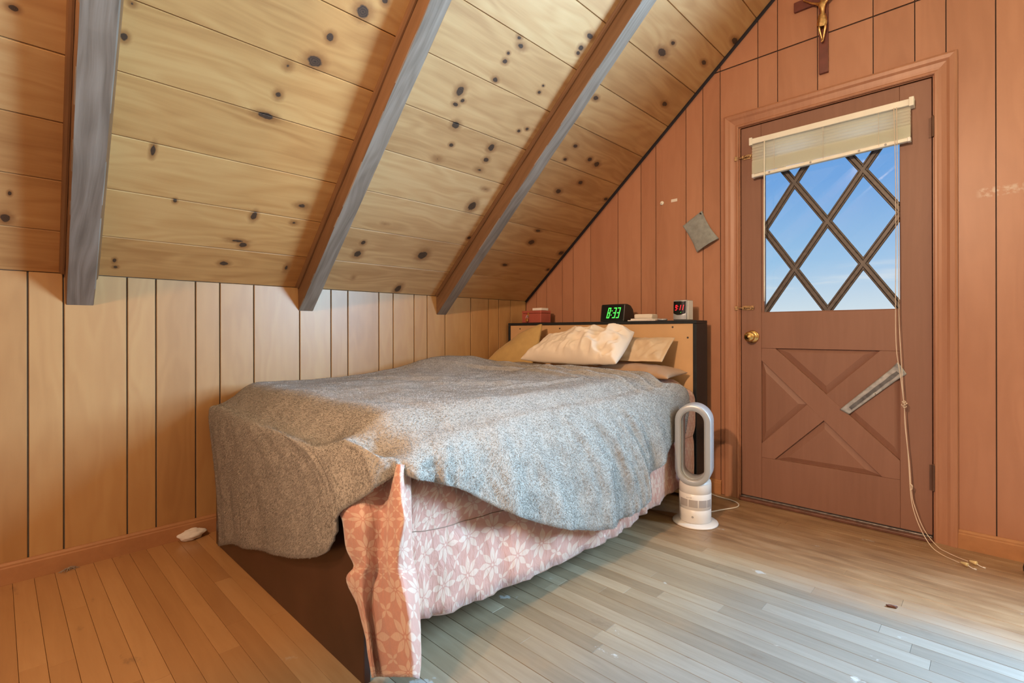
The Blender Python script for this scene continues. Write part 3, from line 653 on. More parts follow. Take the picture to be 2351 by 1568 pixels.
# ---- cloths draped over foot and side of the bed
def drape(topz, xl, xr, yf, yh, nx, ny, hem_foot, hem_side, rnd, nt_, fold, seed, outp=.06, ffold=.0, heady=0.0):
    """returns grid verts/faces/uv: top sheet + hanging skirt. hem_* are lists of (x,y,z) along the skirt"""
    xs = xl + (xr - xl) * np.linspace(0, 1, nx); ys = yf + (yh - yf) * np.linspace(0, 1, ny)
    V = []; UV = []; idx = {}
    for i, x in enumerate(xs):
        for j, y in enumerate(ys):
            X, Y = x, y
            # round the plan corner
            cx_, cy_ = xr - rnd, yf + rnd
            if X > cx_ and Y < cy_:
                dx, dy = X - cx_, cy_ - Y; m_ = max(dx, dy); h_ = math.hypot(dx, dy)
                if h_ > 1e-9: X = cx_ + dx * m_ / h_; Y = cy_ - dy * m_ / h_
            idx[i, j] = len(V); V.append(np.array([X, Y, topz(x, y)])); UV.append((x, y))
    F = [(idx[i, j], idx[i + 1, j], idx[i + 1, j + 1], idx[i, j + 1]) for i in range(nx - 1) for j in range(ny - 1)]
    cols = [idx[i, 0] for i in range(nx)] + [idx[nx - 1, j] for j in range(1, ny)]
    Hf = catmull(hem_foot, nx); Hs = catmull(hem_side, ny)[1:]
    H = np.vstack([Hf, Hs]); n = len(cols); prev = cols
    ang = np.zeros(n)
    for c in range(n):
        if c < nx: t = (c - (nx - 1)) / max(1, nx * .10)
        else: t = (c - (nx - 1)) / max(1, ny * .06)
        ang[c] = math.radians(45 + 45 * math.tanh(t * 1.2))       # 0 = foot (-Y), 90 = side (+X)
    arc = np.concatenate([[0], np.cumsum(np.linalg.norm(np.diff(np.array([V[c] for c in cols]), axis=0), axis=1))])
    for r in range(1, nt_ + 1):
        t = r / nt_; row = []
        for c in range(n):
            P = V[cols[c]]; Hc = H[c]; o = np.array([math.sin(ang[c]), -math.cos(ang[c]), 0])
            drop = np.linalg.norm(Hc - P)
            P1 = P + o * min(outp, drop * .5) + np.array([0, 0, -.01]); P2 = Hc + np.array([0, 0, .55 * drop]) - o * .0
            q = (1 - t) ** 3 * P + 3 * (1 - t) ** 2 * t * P1 + 3 * (1 - t) * t * t * P2 + t ** 3 * Hc
            a_ = arc[c]
            w_ = (fold * math.sin(ang[c]) + ffold * math.cos(ang[c])) * (t ** .8) * (noise.noise(Vector((a_ * 7 + seed, t * .9, seed))) + .25 * sm(.1, .5, t) + .5 * noise.noise(Vector((a_ * 17, t * 1.6, seed + 4))) + .2 * noise.noise(Vector((a_ * 40, t * 8, seed))))
            w_ *= 1 - .75 * sm(n - 34, n - 18, c)
            q = q + o * w_
            if heady and c > n - 26: q[1] += heady * math.sin(math.pi * t ** .7) * ((c - n + 26) / 25.0) ** 1.5
            row.append(len(V)); V.append(q)
            UV.append((UV[cols[c]][0] + math.sin(ang[c]) * drop * t, UV[cols[c]][1] - math.cos(ang[c]) * drop * t))
        for c in range(n - 1): F.append((prev[c], row[c], row[c + 1], prev[c + 1]))
        prev = row
    return np.array(V), F, np.array(UV)
def sm(e0, e1, x):
    t = min(max((x - e0) / (e1 - e0), 0), 1); return t * t * (3 - 2 * t)
def shell(name, V, F, mat, thick, parent=None, uv=None):
    """closed thin cloth: offset a second skin along the normals and stitch the rim"""
    V = np.asarray(V, float); tri = np.zeros_like(V)
    for f in F:
        n_ = np.cross(V[f[2]] - V[f[0]], V[f[3 % len(f)]] - V[f[1]])
        for i in f: tri[i] += n_
    N = tri / (np.linalg.norm(tri, axis=1)[:, None] + 1e-12)
    V2 = V - N * thick; o = len(V); F2 = [tuple(reversed([i + o for i in f])) for f in F]
    cnt = {}
    for f in F:
        for a_, b_ in zip(f, list(f[1:]) + [f[0]]): cnt[(a_, b_)] = 1
    R = [(b_, a_, a_ + o, b_ + o) for (a_, b_) in cnt if (b_, a_) not in cnt]
    U = None if uv is None else np.vstack([uv, uv])
    return add(name, np.vstack([V, V2]), list(F) + F2 + R, mat, parent, True, U), N
# duvet with petal print
def dz(x, y):
    z = .655 + .006 * fbm(x * 4, y * 4, 3)
    z -= .05 * sm(1.30, 1.415, x) ** 2 + .14 * sm(-1.95, -2.13, y) ** 1.5 + .03 * sm(.16, .06, x)
    return z
DF = [(.10, -2.145, .46), (.6, -2.145, .46), (1.0, -2.145, .46), (1.25, -2.15, .44), (1.40, -2.16, .38), (1.47, -2.15, .25)]
DS = [(1.47, -2.15, .25), (1.50, -2.065, .155), (1.50, -1.849, .124), (1.50, -1.549, .105), (1.50, -1.147, .096), (1.50, -.95, .105), (1.50, -.833, .124), (1.48, -.70, .125), (1.465, -.535, .128), (1.45, -.34, .13), (1.445, -.26, .135)]
Vd, Fd, Ud = drape(dz, .11, 1.418, -2.125, -.25, 46, 110, DF, DS, .06, 22, .022, 2.0, .07, 0.0)
# puckered quilting seam low on the side
ND_ = 46 + 109; R0 = 46 * 110
seam = []
for r in range(1, 23):
    for c in range(48, ND_):
        q = Vd[R0 + (r - 1) * ND_ + c]; y, z = q[1], q[2]
        d_ = (r - 15) / 22 * .5
        q[0] += (.014 * noise.noise(Vector((y * 26, z * 4, 1))) + .012 * noise.noise(Vector((y * 11 + z * 9, z * 11, 6))) + .006 * noise.noise(Vector((y * 45, z * 14, 2)))) * min(1, abs(d_) / .06 + .1) * min(1, r / 6) * (1 - .8 * sm(-.85, -.6, y))
        q[0] -= .012 * math.exp(-(d_ / .022) ** 2)
        if r == 15: seam.append(q)
TAIL = [[(1.416, -2.16, 0.57), (1.467, -2.165, 0.581), (1.473, -2.143, 0.578), (1.526, -2.158, 0.59), (1.559, -2.16, 0.597), (1.531, -2.121, 0.584)],
[(1.379, -2.203, 0.512), (1.457, -2.196, 0.528), (1.476, -2.158, 0.523), (1.536, -2.17, 0.539), (1.572, -2.168, 0.546), (1.533, -2.12, 0.527)],
[(1.364, -2.23, 0.467), (1.458, -2.216, 0.486), (1.485, -2.166, 0.48), (1.548, -2.176, 0.498), (1.586, -2.172, 0.506), (1.538, -2.118, 0.481)],
[(1.395, -2.229, 0.429), (1.479, -2.22, 0.449), (1.49, -2.171, 0.438), (1.557, -2.18, 0.459), (1.597, -2.173, 0.468), (1.541, -2.116, 0.437)],
[(1.407, -2.224, 0.364), (1.482, -2.219, 0.385), (1.485, -2.174, 0.371), (1.549, -2.184, 0.394), (1.586, -2.178, 0.404), (1.54, -2.117, 0.37)],
[(1.428, -2.215, 0.323), (1.489, -2.215, 0.343), (1.48, -2.176, 0.326), (1.544, -2.186, 0.351), (1.581, -2.181, 0.361), (1.547, -2.114, 0.327)],
[(1.406, -2.224, 0.285), (1.475, -2.221, 0.308), (1.472, -2.179, 0.292), (1.543, -2.186, 0.319), (1.586, -2.178, 0.331), (1.555, -2.11, 0.296)],
[(1.44, -2.209, 0.214), (1.484, -2.218, 0.234), (1.456, -2.186, 0.211), (1.546, -2.185, 0.245), (1.606, -2.17, 0.262), (1.562, -2.107, 0.22)],
[(1.469, -2.197, 0.11), (1.502, -2.21, 0.131), (1.465, -2.182, 0.101), (1.555, -2.181, 0.141), (1.616, -2.165, 0.161), (1.567, -2.105, 0.111)],
[(1.478, -2.193, 0.052), (1.511, -2.206, 0.074), (1.474, -2.178, 0.043), (1.561, -2.178, 0.085), (1.618, -2.164, 0.105), (1.561, -2.107, 0.049)]]
T = np.array([list(r) + [(1.49, -2.08, r[-1][2])] for r in TAIL])
Tc = np.array([catmull(r, 42) for r in T]); Tr = np.array([catmull(Tc[:, j], 48) for j in range(42)])   # [col,row]
tv = Tr.reshape(-1, 3).copy(); tu = []
for j in range(42):
    for i in range(48): tu.append((.1 + j / 41 * .30 + .03 * math.sin(i / 9), -2.2 - i / 47 * .55))
for q in range(len(tv)):
    x, y, z = tv[q]; tv[q][1] -= .004 * noise.noise(Vector((x * 35, z * 12, 3)))
o_ = len(Vd); Vall = np.vstack([Vd, tv]); Fall = list(Fd) + [(a_ + o_, b_ + o_, c_ + o_, d_ + o_) for a_, b_, c_, d_ in gridfaces(42, 48)]
Uall = np.vstack([Ud, np.array(tu)]) / .073
duvet, _ = shell('duvet', Vall, Fall, 'petal_print', .006, None, Uall)
add('seam', *tube([p_ + np.array([.0004, 0, 0]) for p_ in seam], .0014, 5), 'hem', duvet, True)
hemline = [Vd[R0 + 21 * ND_ + c] for c in range(48, ND_)]
add('hem', *tube([p_ + np.array([-.003, 0, .001]) for p_ in hemline], .0034, 6), 'hem', duvet, True)
tag(duvet, 'coral duvet with cream petal print hanging over the side of the bed', 'duvet')
# ---- fleece blanket
def bz(x, y):
    z = .690 + .012 * fbm(x * 2.2, y * 2.2, 8.1) + .005 * fbm(x * 7, y * 7, 1.7)
    z += .080 * math.exp(-((x - .20) / .30) ** 2 - ((y + .93) / .36) ** 2)
    z += .025 * math.exp(-((x - .9) / .35) ** 2 - ((y + .85) / .22) ** 2)
    for (cx_, cy_, a_, l_, w_, h_) in ((1.05, -.70, .10, .50, .020, .030), (.80, -.79, -.15, .36, .022, .026), (1.22, -.84, .22, .28, .018, .020), (.62, -.93, .4, .26, .020, .022), (1.0, -.92, -.1, .25, .016, .014), (1.15, -1.2, 1.3, .25, .02, .012), (.95, -1.35, .9, .3, .03, .010), (.5, -1.5, .5, .4, .05, .012)):
        u = (x - cx_) * math.cos(a_) + (y - cy_) * math.sin(a_); v = -(x - cx_) * math.sin(a_) + (y - cy_) * math.cos(a_)
        z += h_ * math.exp(-(u / l_) ** 2 - (v / w_) ** 2)
    z -= .055 * sm(1.30, 1.435, x) ** 2 + .10 * sm(-1.98, -2.17, y) ** 2 * (1 - .35 * sm(1.1, 1.4, x)) + .05 * sm(.18, .07, x)
    z += .018 * math.exp(-((x - 1.36) / .10) ** 2 - ((y + 2.12) / .08) ** 2)
    z += .022 * math.exp(-((y + .565) / .03) ** 2) * sm(.25, .5, x)
    return max(z, .668 - .06 * sm(1.30, 1.435, x) - .08 * sm(-1.98, -2.17, y))
BF = [(.235, -2.185, .012), (.445, -2.195, .083), (.717, -2.20, .141), (1.072, -2.21, .232), (1.281, -2.225, .312), (1.363, -2.235, .387), (1.40, -2.24, .457), (1.505, -2.205, .528), (1.548, -2.16, .575)]
BS = [(1.548, -2.16, .575), (1.545, -2.06, .530), (1.54, -1.957, .487), (1.54, -1.786, .382), (1.54, -1.583, .283), (1.54, -1.337, .195), (1.54, -1.13, .169), (1.54, -.985, .185), (1.53, -.90, .235), (1.52, -.80, .31), (1.50, -.641, .371), (1.475, -.50, .385), (1.46, -.40, .39)]
Vb, Fb, Ub = drape(bz, .07, 1.437, -2.172, -.56, 70, 120, BF, BS, .075, 34, .046, 11.0, .05, .018, .13)
# left edge of the foot skirt swings out the way the photo shows
blanket, Nb = shell('blanket', Vb, Fb, 'fleece', .007)
tag(blanket, 'taupe fleece blanket spread over the bed and draped past its foot', 'blanket')
# short pile: one small blade per sample, in one part
fa = np.array([(f[0], f[1], f[2]) for f in Fb] + [(f[0], f[2], f[3]) for f in Fb])
e1 = Vb[fa[:, 1]] - Vb[fa[:, 0]]; e2 = Vb[fa[:, 2]] - Vb[fa[:, 0]]; ar = np.linalg.norm(np.cross(e1, e2), axis=1)
NP = 420000
pick = rng.choice(len(fa), NP, p=ar / ar.sum()); a_, b_ = rng.random(NP), rng.random(NP); fl_ = a_ + b_ > 1; a_[fl_] = 1 - a_[fl_]; b_[fl_] = 1 - b_[fl_]
base = Vb[fa[pick, 0]] + a_[:, None] * e1[pick] + b_[:, None] * e2[pick]
fn = Nb[fa[pick, 0]]
comb_ = np.stack([noise_ for noise_ in (np.sin(base[:, 0] * 9 + base[:, 1] * 5) * .5, np.cos(base[:, 1] * 8) * .4, -1.0 * np.ones(NP))], 1)
dirv = fn + .8 * comb_ + rng.normal(0, .22, (NP, 3)); dirv /= np.linalg.norm(dirv, axis=1)[:, None]
ln_ = rng.uniform(.003, .0062, NP)[:, None]
side = np.cross(dirv, rng.normal(0, 1, (NP, 3))); side /= np.linalg.norm(side, axis=1)[:, None] + 1e-9; side *= .00065
PV = np.empty((NP, 3, 3)); PV[:, 0] = base - side; PV[:, 1] = base + side; PV[:, 2] = base + dirv * ln_
me = bpy.data.meshes.new('pile'); me.vertices.add(NP * 3); me.loops.add(NP * 3); me.polygons.add(NP)
me.vertices.foreach_set('co', PV.ravel()); me.loops.foreach_set('vertex_index', np.arange(NP * 3, dtype=np.int32))
me.polygons.foreach_set('loop_start', np.arange(0, NP * 3, 3, dtype=np.int32)); me.update(calc_edges=True); me.materials.append(MATS['fleece_pile'])
po = bpy.data.objects.new('pile', me); C.objects.link(po); po.parent = blanket; po['kind'] = 'stuff'

# ---- pillows
def pillow(name, c00, c10, c11, c01, th, mat, seed, wr=.012, ridg=0.0, nu=64, nv=48, pinch=.10, flange=0.0, sag=0.0):
    c00, c10, c11, c01 = [np.array(c, float) for c in (c00, c10, c11, c01)]
    nrm = np.cross(c10 - c00, c01 - c00); nrm /= np.linalg.norm(nrm)
    V = []; F = []
    for side in (1, -1):
        for i in range(nu):
            for j in range(nv):
                u = i / (nu - 1); v = j / (nv - 1); a_, b_ = 2 * u - 1, 2 * v - 1
                au = a_ * (1 - pinch * (1 - b_ * b_)* abs(a_)); bv = b_ * (1 - pinch * (1 - a_ * a_) * abs(b_))
                uu, vv = (au + 1) / 2, (bv + 1) / 2
                P = (1 - uu) * (1 - vv) * c00 + uu * (1 - vv) * c10 + uu * vv * c11 + (1 - uu) * vv * c01
                fa_ = max(abs(a_), 0); fb_ = max(abs(b_), 0)
                lim = 1 - flange
                ga = max(0, 1 - (min(fa_ / lim, 1)) ** 2.6); gb = max(0, 1 - (min(fb_ / lim, 1)) ** 2.6)
                h = th * (ga * gb) ** .55 * (1 if side > 0 else .5)
                e_ = min(1, 6 * min(1 - fa_, 1 - fb_) + .0)
                w_ = wr * fbm(P[0] * 9 + seed, P[1] * 9, P[2] * 9, 4)
                if ridg:
                    q = noise.noise(Vector((P[0] * 10 + seed, P[1] * 10 + P[2] * 5, P[2] * 12))) ; q2 = noise.noise(Vector((P[0] * 19 - P[2] * 16, seed + P[2] * 9, P[1] * 16)))
                    w_ += ridg * (.25 + .75 * sm(.35, .6, u)) * ((1 - abs(q) * 2.4) * .6 + (1 - abs(q2) * 2.4) * .4 - .35)
                V.append(P + nrm * side * (max(h + w_ * e_ * (1 if side > 0 else .3), .0) + .0025 * (1 if e_ > 0 else 0)) + nrm * (.006 * noise.noise(Vector((P[0] * 14, P[2] * 14, seed))) if flange else 0))
        o = 0 if side > 0 else nu * nv
        F += [tuple(x + o for x in (f if side > 0 else f[::-1])) for f in gridfaces(nu, nv)]
    bm = bmesh.new(); vs = [bm.verts.new(v) for v in V]
    for f in F: bm.faces.new([vs[i] for i in f])
    bmesh.ops.remove_doubles(bm, verts=bm.verts[:], dist=.0006)
    bmesh.ops.recalc_face_normals(bm, faces=bm.faces[:])
    bmesh.ops.smooth_vert(bm, verts=bm.verts[:], factor=.4, use_axis_x=True, use_axis_y=True, use_axis_z=True)
    return from_bm(name, bm, mat, None, True)
p1 = pillow('pillow', (.07, -.49, .695), (.44, -.44, .675), (.432, -.31, .968), (.06, -.33, .73), .085, 'mustard', 1.0, .008, 0, 64, 48, -.10)
tag(p1, 'mustard yellow pillow standing with one corner up against the headboard', 'pillow')
p2 = pillow('pillow', (.50, -.60, .748), (1.17, -.575, .748), (1.155, -.36, .915), (.58, -.36, .865), .095, 'white_cotton', 4.0, .016, .045, 130, 80, -.02)
tag(p2, 'crumpled white pillow leaning between the yellow and the beige pillow', 'pillow')
p3 = pillow('pillow', (.98, -.43, .75), (1.345, -.41, .758), (1.352, -.272, .885), (.95, -.27, .885), .032, 'beige_cotton', 7.0, .012, .014, 80, 48, .0, .14)
tag(p3, 'beige flanged pillow propped behind the crumpled white pillow', 'pillow')
p4 = pillow('pillow', (.95, -.52, .702), (1.435, -.52, .682), (1.42, -.26, .695), (.95, -.26, .705), .042, 'tan_cotton', 9.0, .006, .004)
tag(p4, 'flat tan pillow lying under the beige pillow at the bed edge', 'pillow')

# ---- bladeless fan
FX, FY_ = 1.565, -.505; fan = empty('bladeless_fan', (FX, FY_, 0))
tag(fan, 'white and silver bladeless tower fan standing beside the headboard', 'fan')
Rz = Matrix.Rotation(math.radians(15), 4, 'Z')
def fadd(name, VF, mat, smooth=True, parent=None):
    V, F = VF; return add(name, [Rz @ Vector(v) + Vector((FX, FY_, 0)) for v in V], F, mat, parent or fan, smooth)
fadd('base', lathe([(0, .0005), (.1035, .0005), (.105, .004), (.103, .008), (.080, .012), (.074, .014), (0, .0145)], (0, 0, 0), 'Z', 48), 'white_plastic')
fadd('body', lathe([(.0, .0145), (.070, .0145), (.0725, .018), (.073, .075), (.0715, .0765), (.0715, .078), (.0735, .0795), (.0735, .150), (.0725, .151), (.0725, .152), (.0735, .153), (.0735, .195), (.071, .207), (.060, .213), (0, .214)], (0, 0, 0), 'Z', 56), 'white_plastic')
def patch(a0, a1, z0, z1, r, n=8):
    V = []; 
    for i in range(n + 1):
        a_ = math.radians(-90 + a0 + (a1 - a0) * i / n)
        for rr, z in ((r - .002, z0), (r + .0006, z0), (r + .0006, z1), (r - .002, z1)): V.append((rr * math.cos(a_), rr * math.sin(a_), z))
    F = [(i * 4 + k, i * 4 + (k + 1) % 4, (i + 1) * 4 + (k + 1) % 4, (i + 1) * 4 + k) for i in range(n) for k in range(4)] + [(3, 2, 1, 0), (4 * n, 4 * n + 1, 4 * n + 2, 4 * n + 3)]
    return V, F
for a0, a1 in ((-52, -18), (-14, 18), (22, 52), (55, 78)): fadd('grille_window', patch(a0, a1, .092, .126, .0735), 'grille', False)
fadd('logo_mark', merge([patch(-22 + q * 5, -19 + q * 5, .1335, .1358 + (.0012 if q in (0, 3) else 0), .0735, 2) for q in range(4)]), 'grey_plastic', False)
fadd('power_button', lathe([(0, 0), (.0052, 0), (.0052, .0008), (.0038, .0012), (.0036, .0006), (0, .0006)], (0, -.0726, .046), 'Y', 20), 'grey_plastic')
# oval loop: centre line of two straights and two half circles, swept section
def loop(sec, rc, half, zc, n=28):
    path = []
    for i in range(n + 1): a_ = math.pi * i / n; path.append((rc_dir := (math.cos(a_), math.sin(a_)), (0, half)))
    for i in range(n + 1): a_ = math.pi + math.pi * i / n; path.append(((math.cos(a_), math.sin(a_)), (0, -half)))
    V = []; m_ = len(sec); N_ = len(path)
    for (dx, dzz), (ox, oz) in path:
        for (rho, y) in sec: V.append((ox + dx * rho, y, zc + oz + dzz * rho))
    F = [(i * m_ + k, i * m_ + (k + 1) % m_, ((i + 1) % N_) * m_ + (k + 1) % m_, ((i + 1) % N_) * m_ + k) for i in range(N_) for k in range(m_)]
    return V, F
ZC = .382; HS = .110
fadd('loop', loop([(.053, .030), (.0785, .034), (.082, .026), (.082, -.060), (.0805, -.0715), (.079, -.0735), (.056, -.0735), (.0525, -.066), (.052, -.02)], .065, HS, ZC), 'pale_silver')
fadd('front_ring', loop([(.0555, -.0737), (.0555, -.0748), (.0575, -.0762), (.0775, -.0752), (.0793, -.0742), (.0793, -.0737)], .065, HS, ZC), 'silver')
fadd('inner_rim', loop([(.0512, -.066), (.0512, -.071), (.0532, -.0745), (.0552, -.0745), (.0552, -.066)], .05, HS, ZC), 'grey_plastic')
fadd('inner_lining', loop([(.0500, -.055), (.0500, .025), (.0515, .028), (.0518, -.055)], .05, HS, ZC), 'silver')
cd_ = catmull([(1.555, -.435, .03), (1.55, -.38, .006), (1.60, -.26, .004), (1.64, -.16, .004), (1.60, -.09, .004), (1.48, -.065, .004), (1.445, -.045, .015), (1.440, -.030, .05)], 60)
add('power_cord', *tube(cd_, .0032, 8), 'white_plastic', fan, True)

# ---- things on top of the headboard
TZ = HZ + .0006
cb = empty('cash_box', (.235, -.15, TZ)); tag(cb, 'small red metal cash box with hanging padlock on the headboard', 'box')
box('body', .148, .327, -.205, -.095, TZ, TZ + .066, 'red_metal', cb, bev=.004)
box('lid', .1465, .3285, -.2065, -.0935, TZ + .0665, TZ + .086, 'red_metal', cb, bev=.005)
box('hasp', .205, .219, -.2095, -.2068, TZ + .042, TZ + .074, 'brass', cb, bev=.001, seg=1)
pk = box('padlock', .200, .222, -.2265, -.2175, TZ + .008, TZ + .032, 'brass', cb, bev=.003)
tag(pk, 'small brass padlock')
add('shackle', *tube(catmull([(.204, -.222, TZ + .031), (.204, -.220, TZ + .046), (.211, -.215, TZ + .053), (.218, -.220, TZ + .046), (.218, -.222, TZ + .031)], 20), .0017, 8), 'silver', pk, True)
tag(box('note_block', .240, .345 - .02, -.195, -.12, TZ + .0866, TZ + .104, 'white_paper', None, bev=.002), 'white block of note paper lying on the red cash box', 'notepad')
# black alarm clock, sloping front, green digits
ck = empty('alarm_clock', (.91, -.15, TZ)); tag(ck, 'black wedge alarm clock showing green digits on the headboard', 'clock')
prof_c = [(-.212, 0), (-.2125, .004), (-.197, .102), (-.193, .106), (-.165, .107), (-.130, .098), (-.105, .075), (-.094, .045), (-.092, .0)]
V = [(x, y, TZ + z) for x in (.826, .830, .990, .994) for y, z in ([(p[0] * .98 - .003, p[1] * .97 + .001) for p in prof_c] if x in (.826, .994) else prof_c)]
n = len(prof_c); F = [(i * n + k, i * n + (k + 1) % n, (i + 1) * n + (k + 1) % n, (i + 1) * n + k) for i in range(3) for k in range(n)] + [tuple(range(n))[::-1], tuple(range(3 * n, 4 * n))]
bm = bmesh.new(); vs = [bm.verts.new(v) for v in V]
for f in F: bm.faces.new([vs[i] for i in f])
bmesh.ops.recalc_face_normals(bm, faces=bm.faces[:]); from_bm('body', bm, 'black_plastic', ck)
cf = lambda x, t, d: Vector((x, -.2125 + .0155 * t - d, TZ + .004 + .098 * t + d * .15))   # on the sloping face
scr = add('display', [cf(x, t, d) for d in (.0, .0008) for x, t in ((.836, .06), (.984, .06), (.984, .95), (.836, .95))], [(0, 1, 2, 3), (7, 6, 5, 4), (0, 4, 5, 1), (1, 5, 6, 2), (2, 6, 7, 3), (3, 7, 4, 0)], 'screen', ck)
SEG = {'0': 'abcdef', '1': 'bc', '2': 'abged', '3': 'abgcd', '4': 'fgbc', '5': 'afgcd', '6': 'afgedc', '7': 'abc', '8': 'abcdefg', '9': 'abfgcd'}
def digits(txt, fpos, w_, h_, gap, th):
    """fpos(u,v) -> point for u right / v up in metres (front), returns mesh of thin segment plates"""
    V = []; F = []; x = 0
    def plate(u0, u1, v0, v1):
        o = len(V)
        for d in (.0009, .0014):
            for u, v in ((u0, v0), (u1, v0), (u1, v1), (u0, v1)): V.append(fpos(u + .18 * v, v, d))
        F.extend([(o, o + 1, o + 2, o + 3), (o + 7, o + 6, o + 5, o + 4), (o, o + 4, o + 5, o + 1), (o + 1, o + 5, o + 6, o + 2), (o + 2, o + 6, o + 7, o + 3), (o + 3, o + 7, o + 4, o)])
    for ch in txt:
        if ch == ':':
            plate(x, x + th, h_ * .25, h_ * .25 + th); plate(x, x + th, h_ * .65, h_ * .65 + th); x += th + gap; continue
        if ch == ' ': x += w_ * .6; continue
        g2 = th * .12; S = SEG[ch]
        if 'a' in S: plate(x + g2, x + w_ - g2, h_ - th, h_)
        if 'g' in S: plate(x + g2, x + w_ - g2, h_ / 2 - th / 2, h_ / 2 + th / 2)
        if 'd' in S: plate(x + g2, x + w_ - g2, 0, th)
        if 'f' in S: plate(x, x + th, h_ / 2 + g2, h_ - g2)
        if 'b' in S: plate(x + w_ - th, x + w_, h_ / 2 + g2, h_ - g2)
        if 'e' in S: plate(x, x + th, g2, h_ / 2 - g2)
        if 'c' in S: plate(x + w_ - th, x + w_, g2, h_ / 2 - g2)
        x += w_ + gap
    return V, F
add('digits', *digits('8:33', lambda u, v, d: cf(.868 + u, .16 + v / .099, d), .021, .066, .0065, .0062), 'led_green', scr)
# papers
for i, (x0, x1, ya, yb, z0, z1, a_) in enumerate(((1.012, 1.19, -.20, -.10, 0, .006, 3), (1.03, 1.18, -.195, -.105, .0065, .0145, -4), (1.05, 1.165, -.19, -.11, .015, .041, 2))):
    cx_, cy_ = (x0 + x1) / 2, (ya + yb) / 2; M = Matrix.Translation((cx_, cy_, 0)) @ Matrix.Rotation(math.radians(a_), 4, 'Z') @ Matrix.Translation((-cx_, -cy_, 0))
    o = box(('envelope', 'paper_sheets', 'napkin_stack')[i], x0, x1, ya, yb, TZ + z0, TZ + z1, ('white_paper', 'white_paper', 'paper')[i], None, .0015 if i < 2 else .007, 1 if i < 2 else 3, M)
    tag(o, ('white envelope lying flat on the headboard beside the black clock', 'thin sheaf of white papers on the envelope on the headboard', 'cream folded napkin stack on top of the papers on the headboard')[i], ('envelope', 'paper', 'napkins')[i])
cl_ = catmull([(1.205, -.185, TZ + .006), (1.225, -.205, TZ + .006), (1.25, -.20, TZ + .006), (1.255, -.18, TZ + .006), (1.235, -.165, TZ + .006), (1.21, -.172, TZ + .006), (1.205, -.185, TZ + .006)], 40)
tag(add('key_ring', *tube(cl_, .0055, 8), 'silver', None, True), 'small silver key ring on the headboard beside the silver clock', 'ring')
# silver clock radio, red digits
rc = empty('clock_radio', (1.345, -.15, TZ)); tag(rc, 'small silver clock radio showing red digits at the end of the headboard', 'clock')
cvx = lambda u, d: -.196 - .010 * (1 - (u * 2 - 1) ** 2) - d
V = []; N_ = 14
for i in range(N_ + 1):
    u = i / N_; x = 1.303 + u * .076
    for z, dd in ((0, .010), (.006, .002), (.030, 0), (.108, .004), (.113, .010)): V.append((x, cvx(u, 0) + dd, TZ + z))
    for z in (.113, 0): V.append((x, -.112, TZ + z))
F = [(i * 7 + k, i * 7 + (k + 1) % 7, (i + 1) * 7 + (k + 1) % 7, (i + 1) * 7 + k) for i in range(N_) for k in range(7)] + [tuple(range(7))[::-1], tuple(range(N_ * 7, N_ * 7 + 7))]
bm = bmesh.new(); vs = [bm.verts.new(v) for v in V]
for f in F: bm.faces.new([vs[i] for i in f])
bmesh.ops.recalc_face_normals(bm, faces=bm.faces[:]); from_bm('body', bm, 'silver', rc)
V = []
for i in range(N_ + 1):
    u = .03 + .94 * i / N_; x = 1.303 + u * .076; lo = .030 + .012 * (u * 2 - 1) ** 2
    for z, dd in ((lo, 0.0002), (lo, .0016), (.106, .0016 - .0038), (.106, .0002 - .0038)): V.append((x, cvx(u, 0) - dd, TZ + z))
F = [(i * 4 + k, i * 4 + (k + 1) % 4, (i + 1) * 4 + (k + 1) % 4, (i + 1) * 4 + k) for i in range(N_) for k in range(4)] + [(3, 2, 1, 0), (4 * N_, 4 * N_ + 1, 4 * N_ + 2, 4 * N_ + 3)]
s2 = add('display', V, F, 'screen', rc)
add('digits', *digits('9:11', lambda u, v, d: Vector((1.316 + u, cvx((.013 + u) / .076, 0) - .0016 - d + .0038 * (v + .022) / .076, TZ + .056 + v)), .0115, .030, .0032, .0034), 'led_red', s2)
add('indicator', [(1.352, -.2095, TZ + .042), (1.355, -.2095, TZ + .042), (1.355, -.2095, TZ + .045), (1.352, -.2095, TZ + .045)], [(0, 1, 2, 3)], 'led_green', s2)
box('side_grip', 1.3795, 1.384, -.185, -.12, TZ + .004, TZ + .110, 'white_plastic', rc, bev=.002, seg=1)

# ---- mini blind on the door
bl = empty('window_blind', (2.005, -.035, 1.90)); tag(bl, 'raised cream mini blind hanging on the door above the lattice window', 'blind')
box('head_rail', 1.672, 2.338, -.042, -.016, 1.917, 1.946, 'vinyl_rail', bl, bev=.002, seg=1)
for x0, x1 in ((1.660, 1.676), (2.334, 2.351)): box('end_bracket', x0, x1, -.046, .0015, 1.912, 1.952, 'vinyl_rail', bl, bev=.0015, seg=1)
def slat_mesh():
    V = []; nn_ = 9
    for x in (-.333, .333):
        for top in (0, 1):
            for i in range(nn_):
                u = i / (nn_ - 1) * 2 - 1; V.append((x, u * .0125, .003 * (1 - u * u) - .0009 * (1 - top)))
    F = [(i, i + 1, 2 * nn_ + i + 1, 2 * nn_ + i) for i in range(nn_ - 1)] + [(nn_ + i + 1, nn_ + i, 3 * nn_ + i, 3 * nn_ + i + 1) for i in range(nn_ - 1)]
    return V, F
sV, sF = slat_mesh(); slat0 = None
nsl = 22
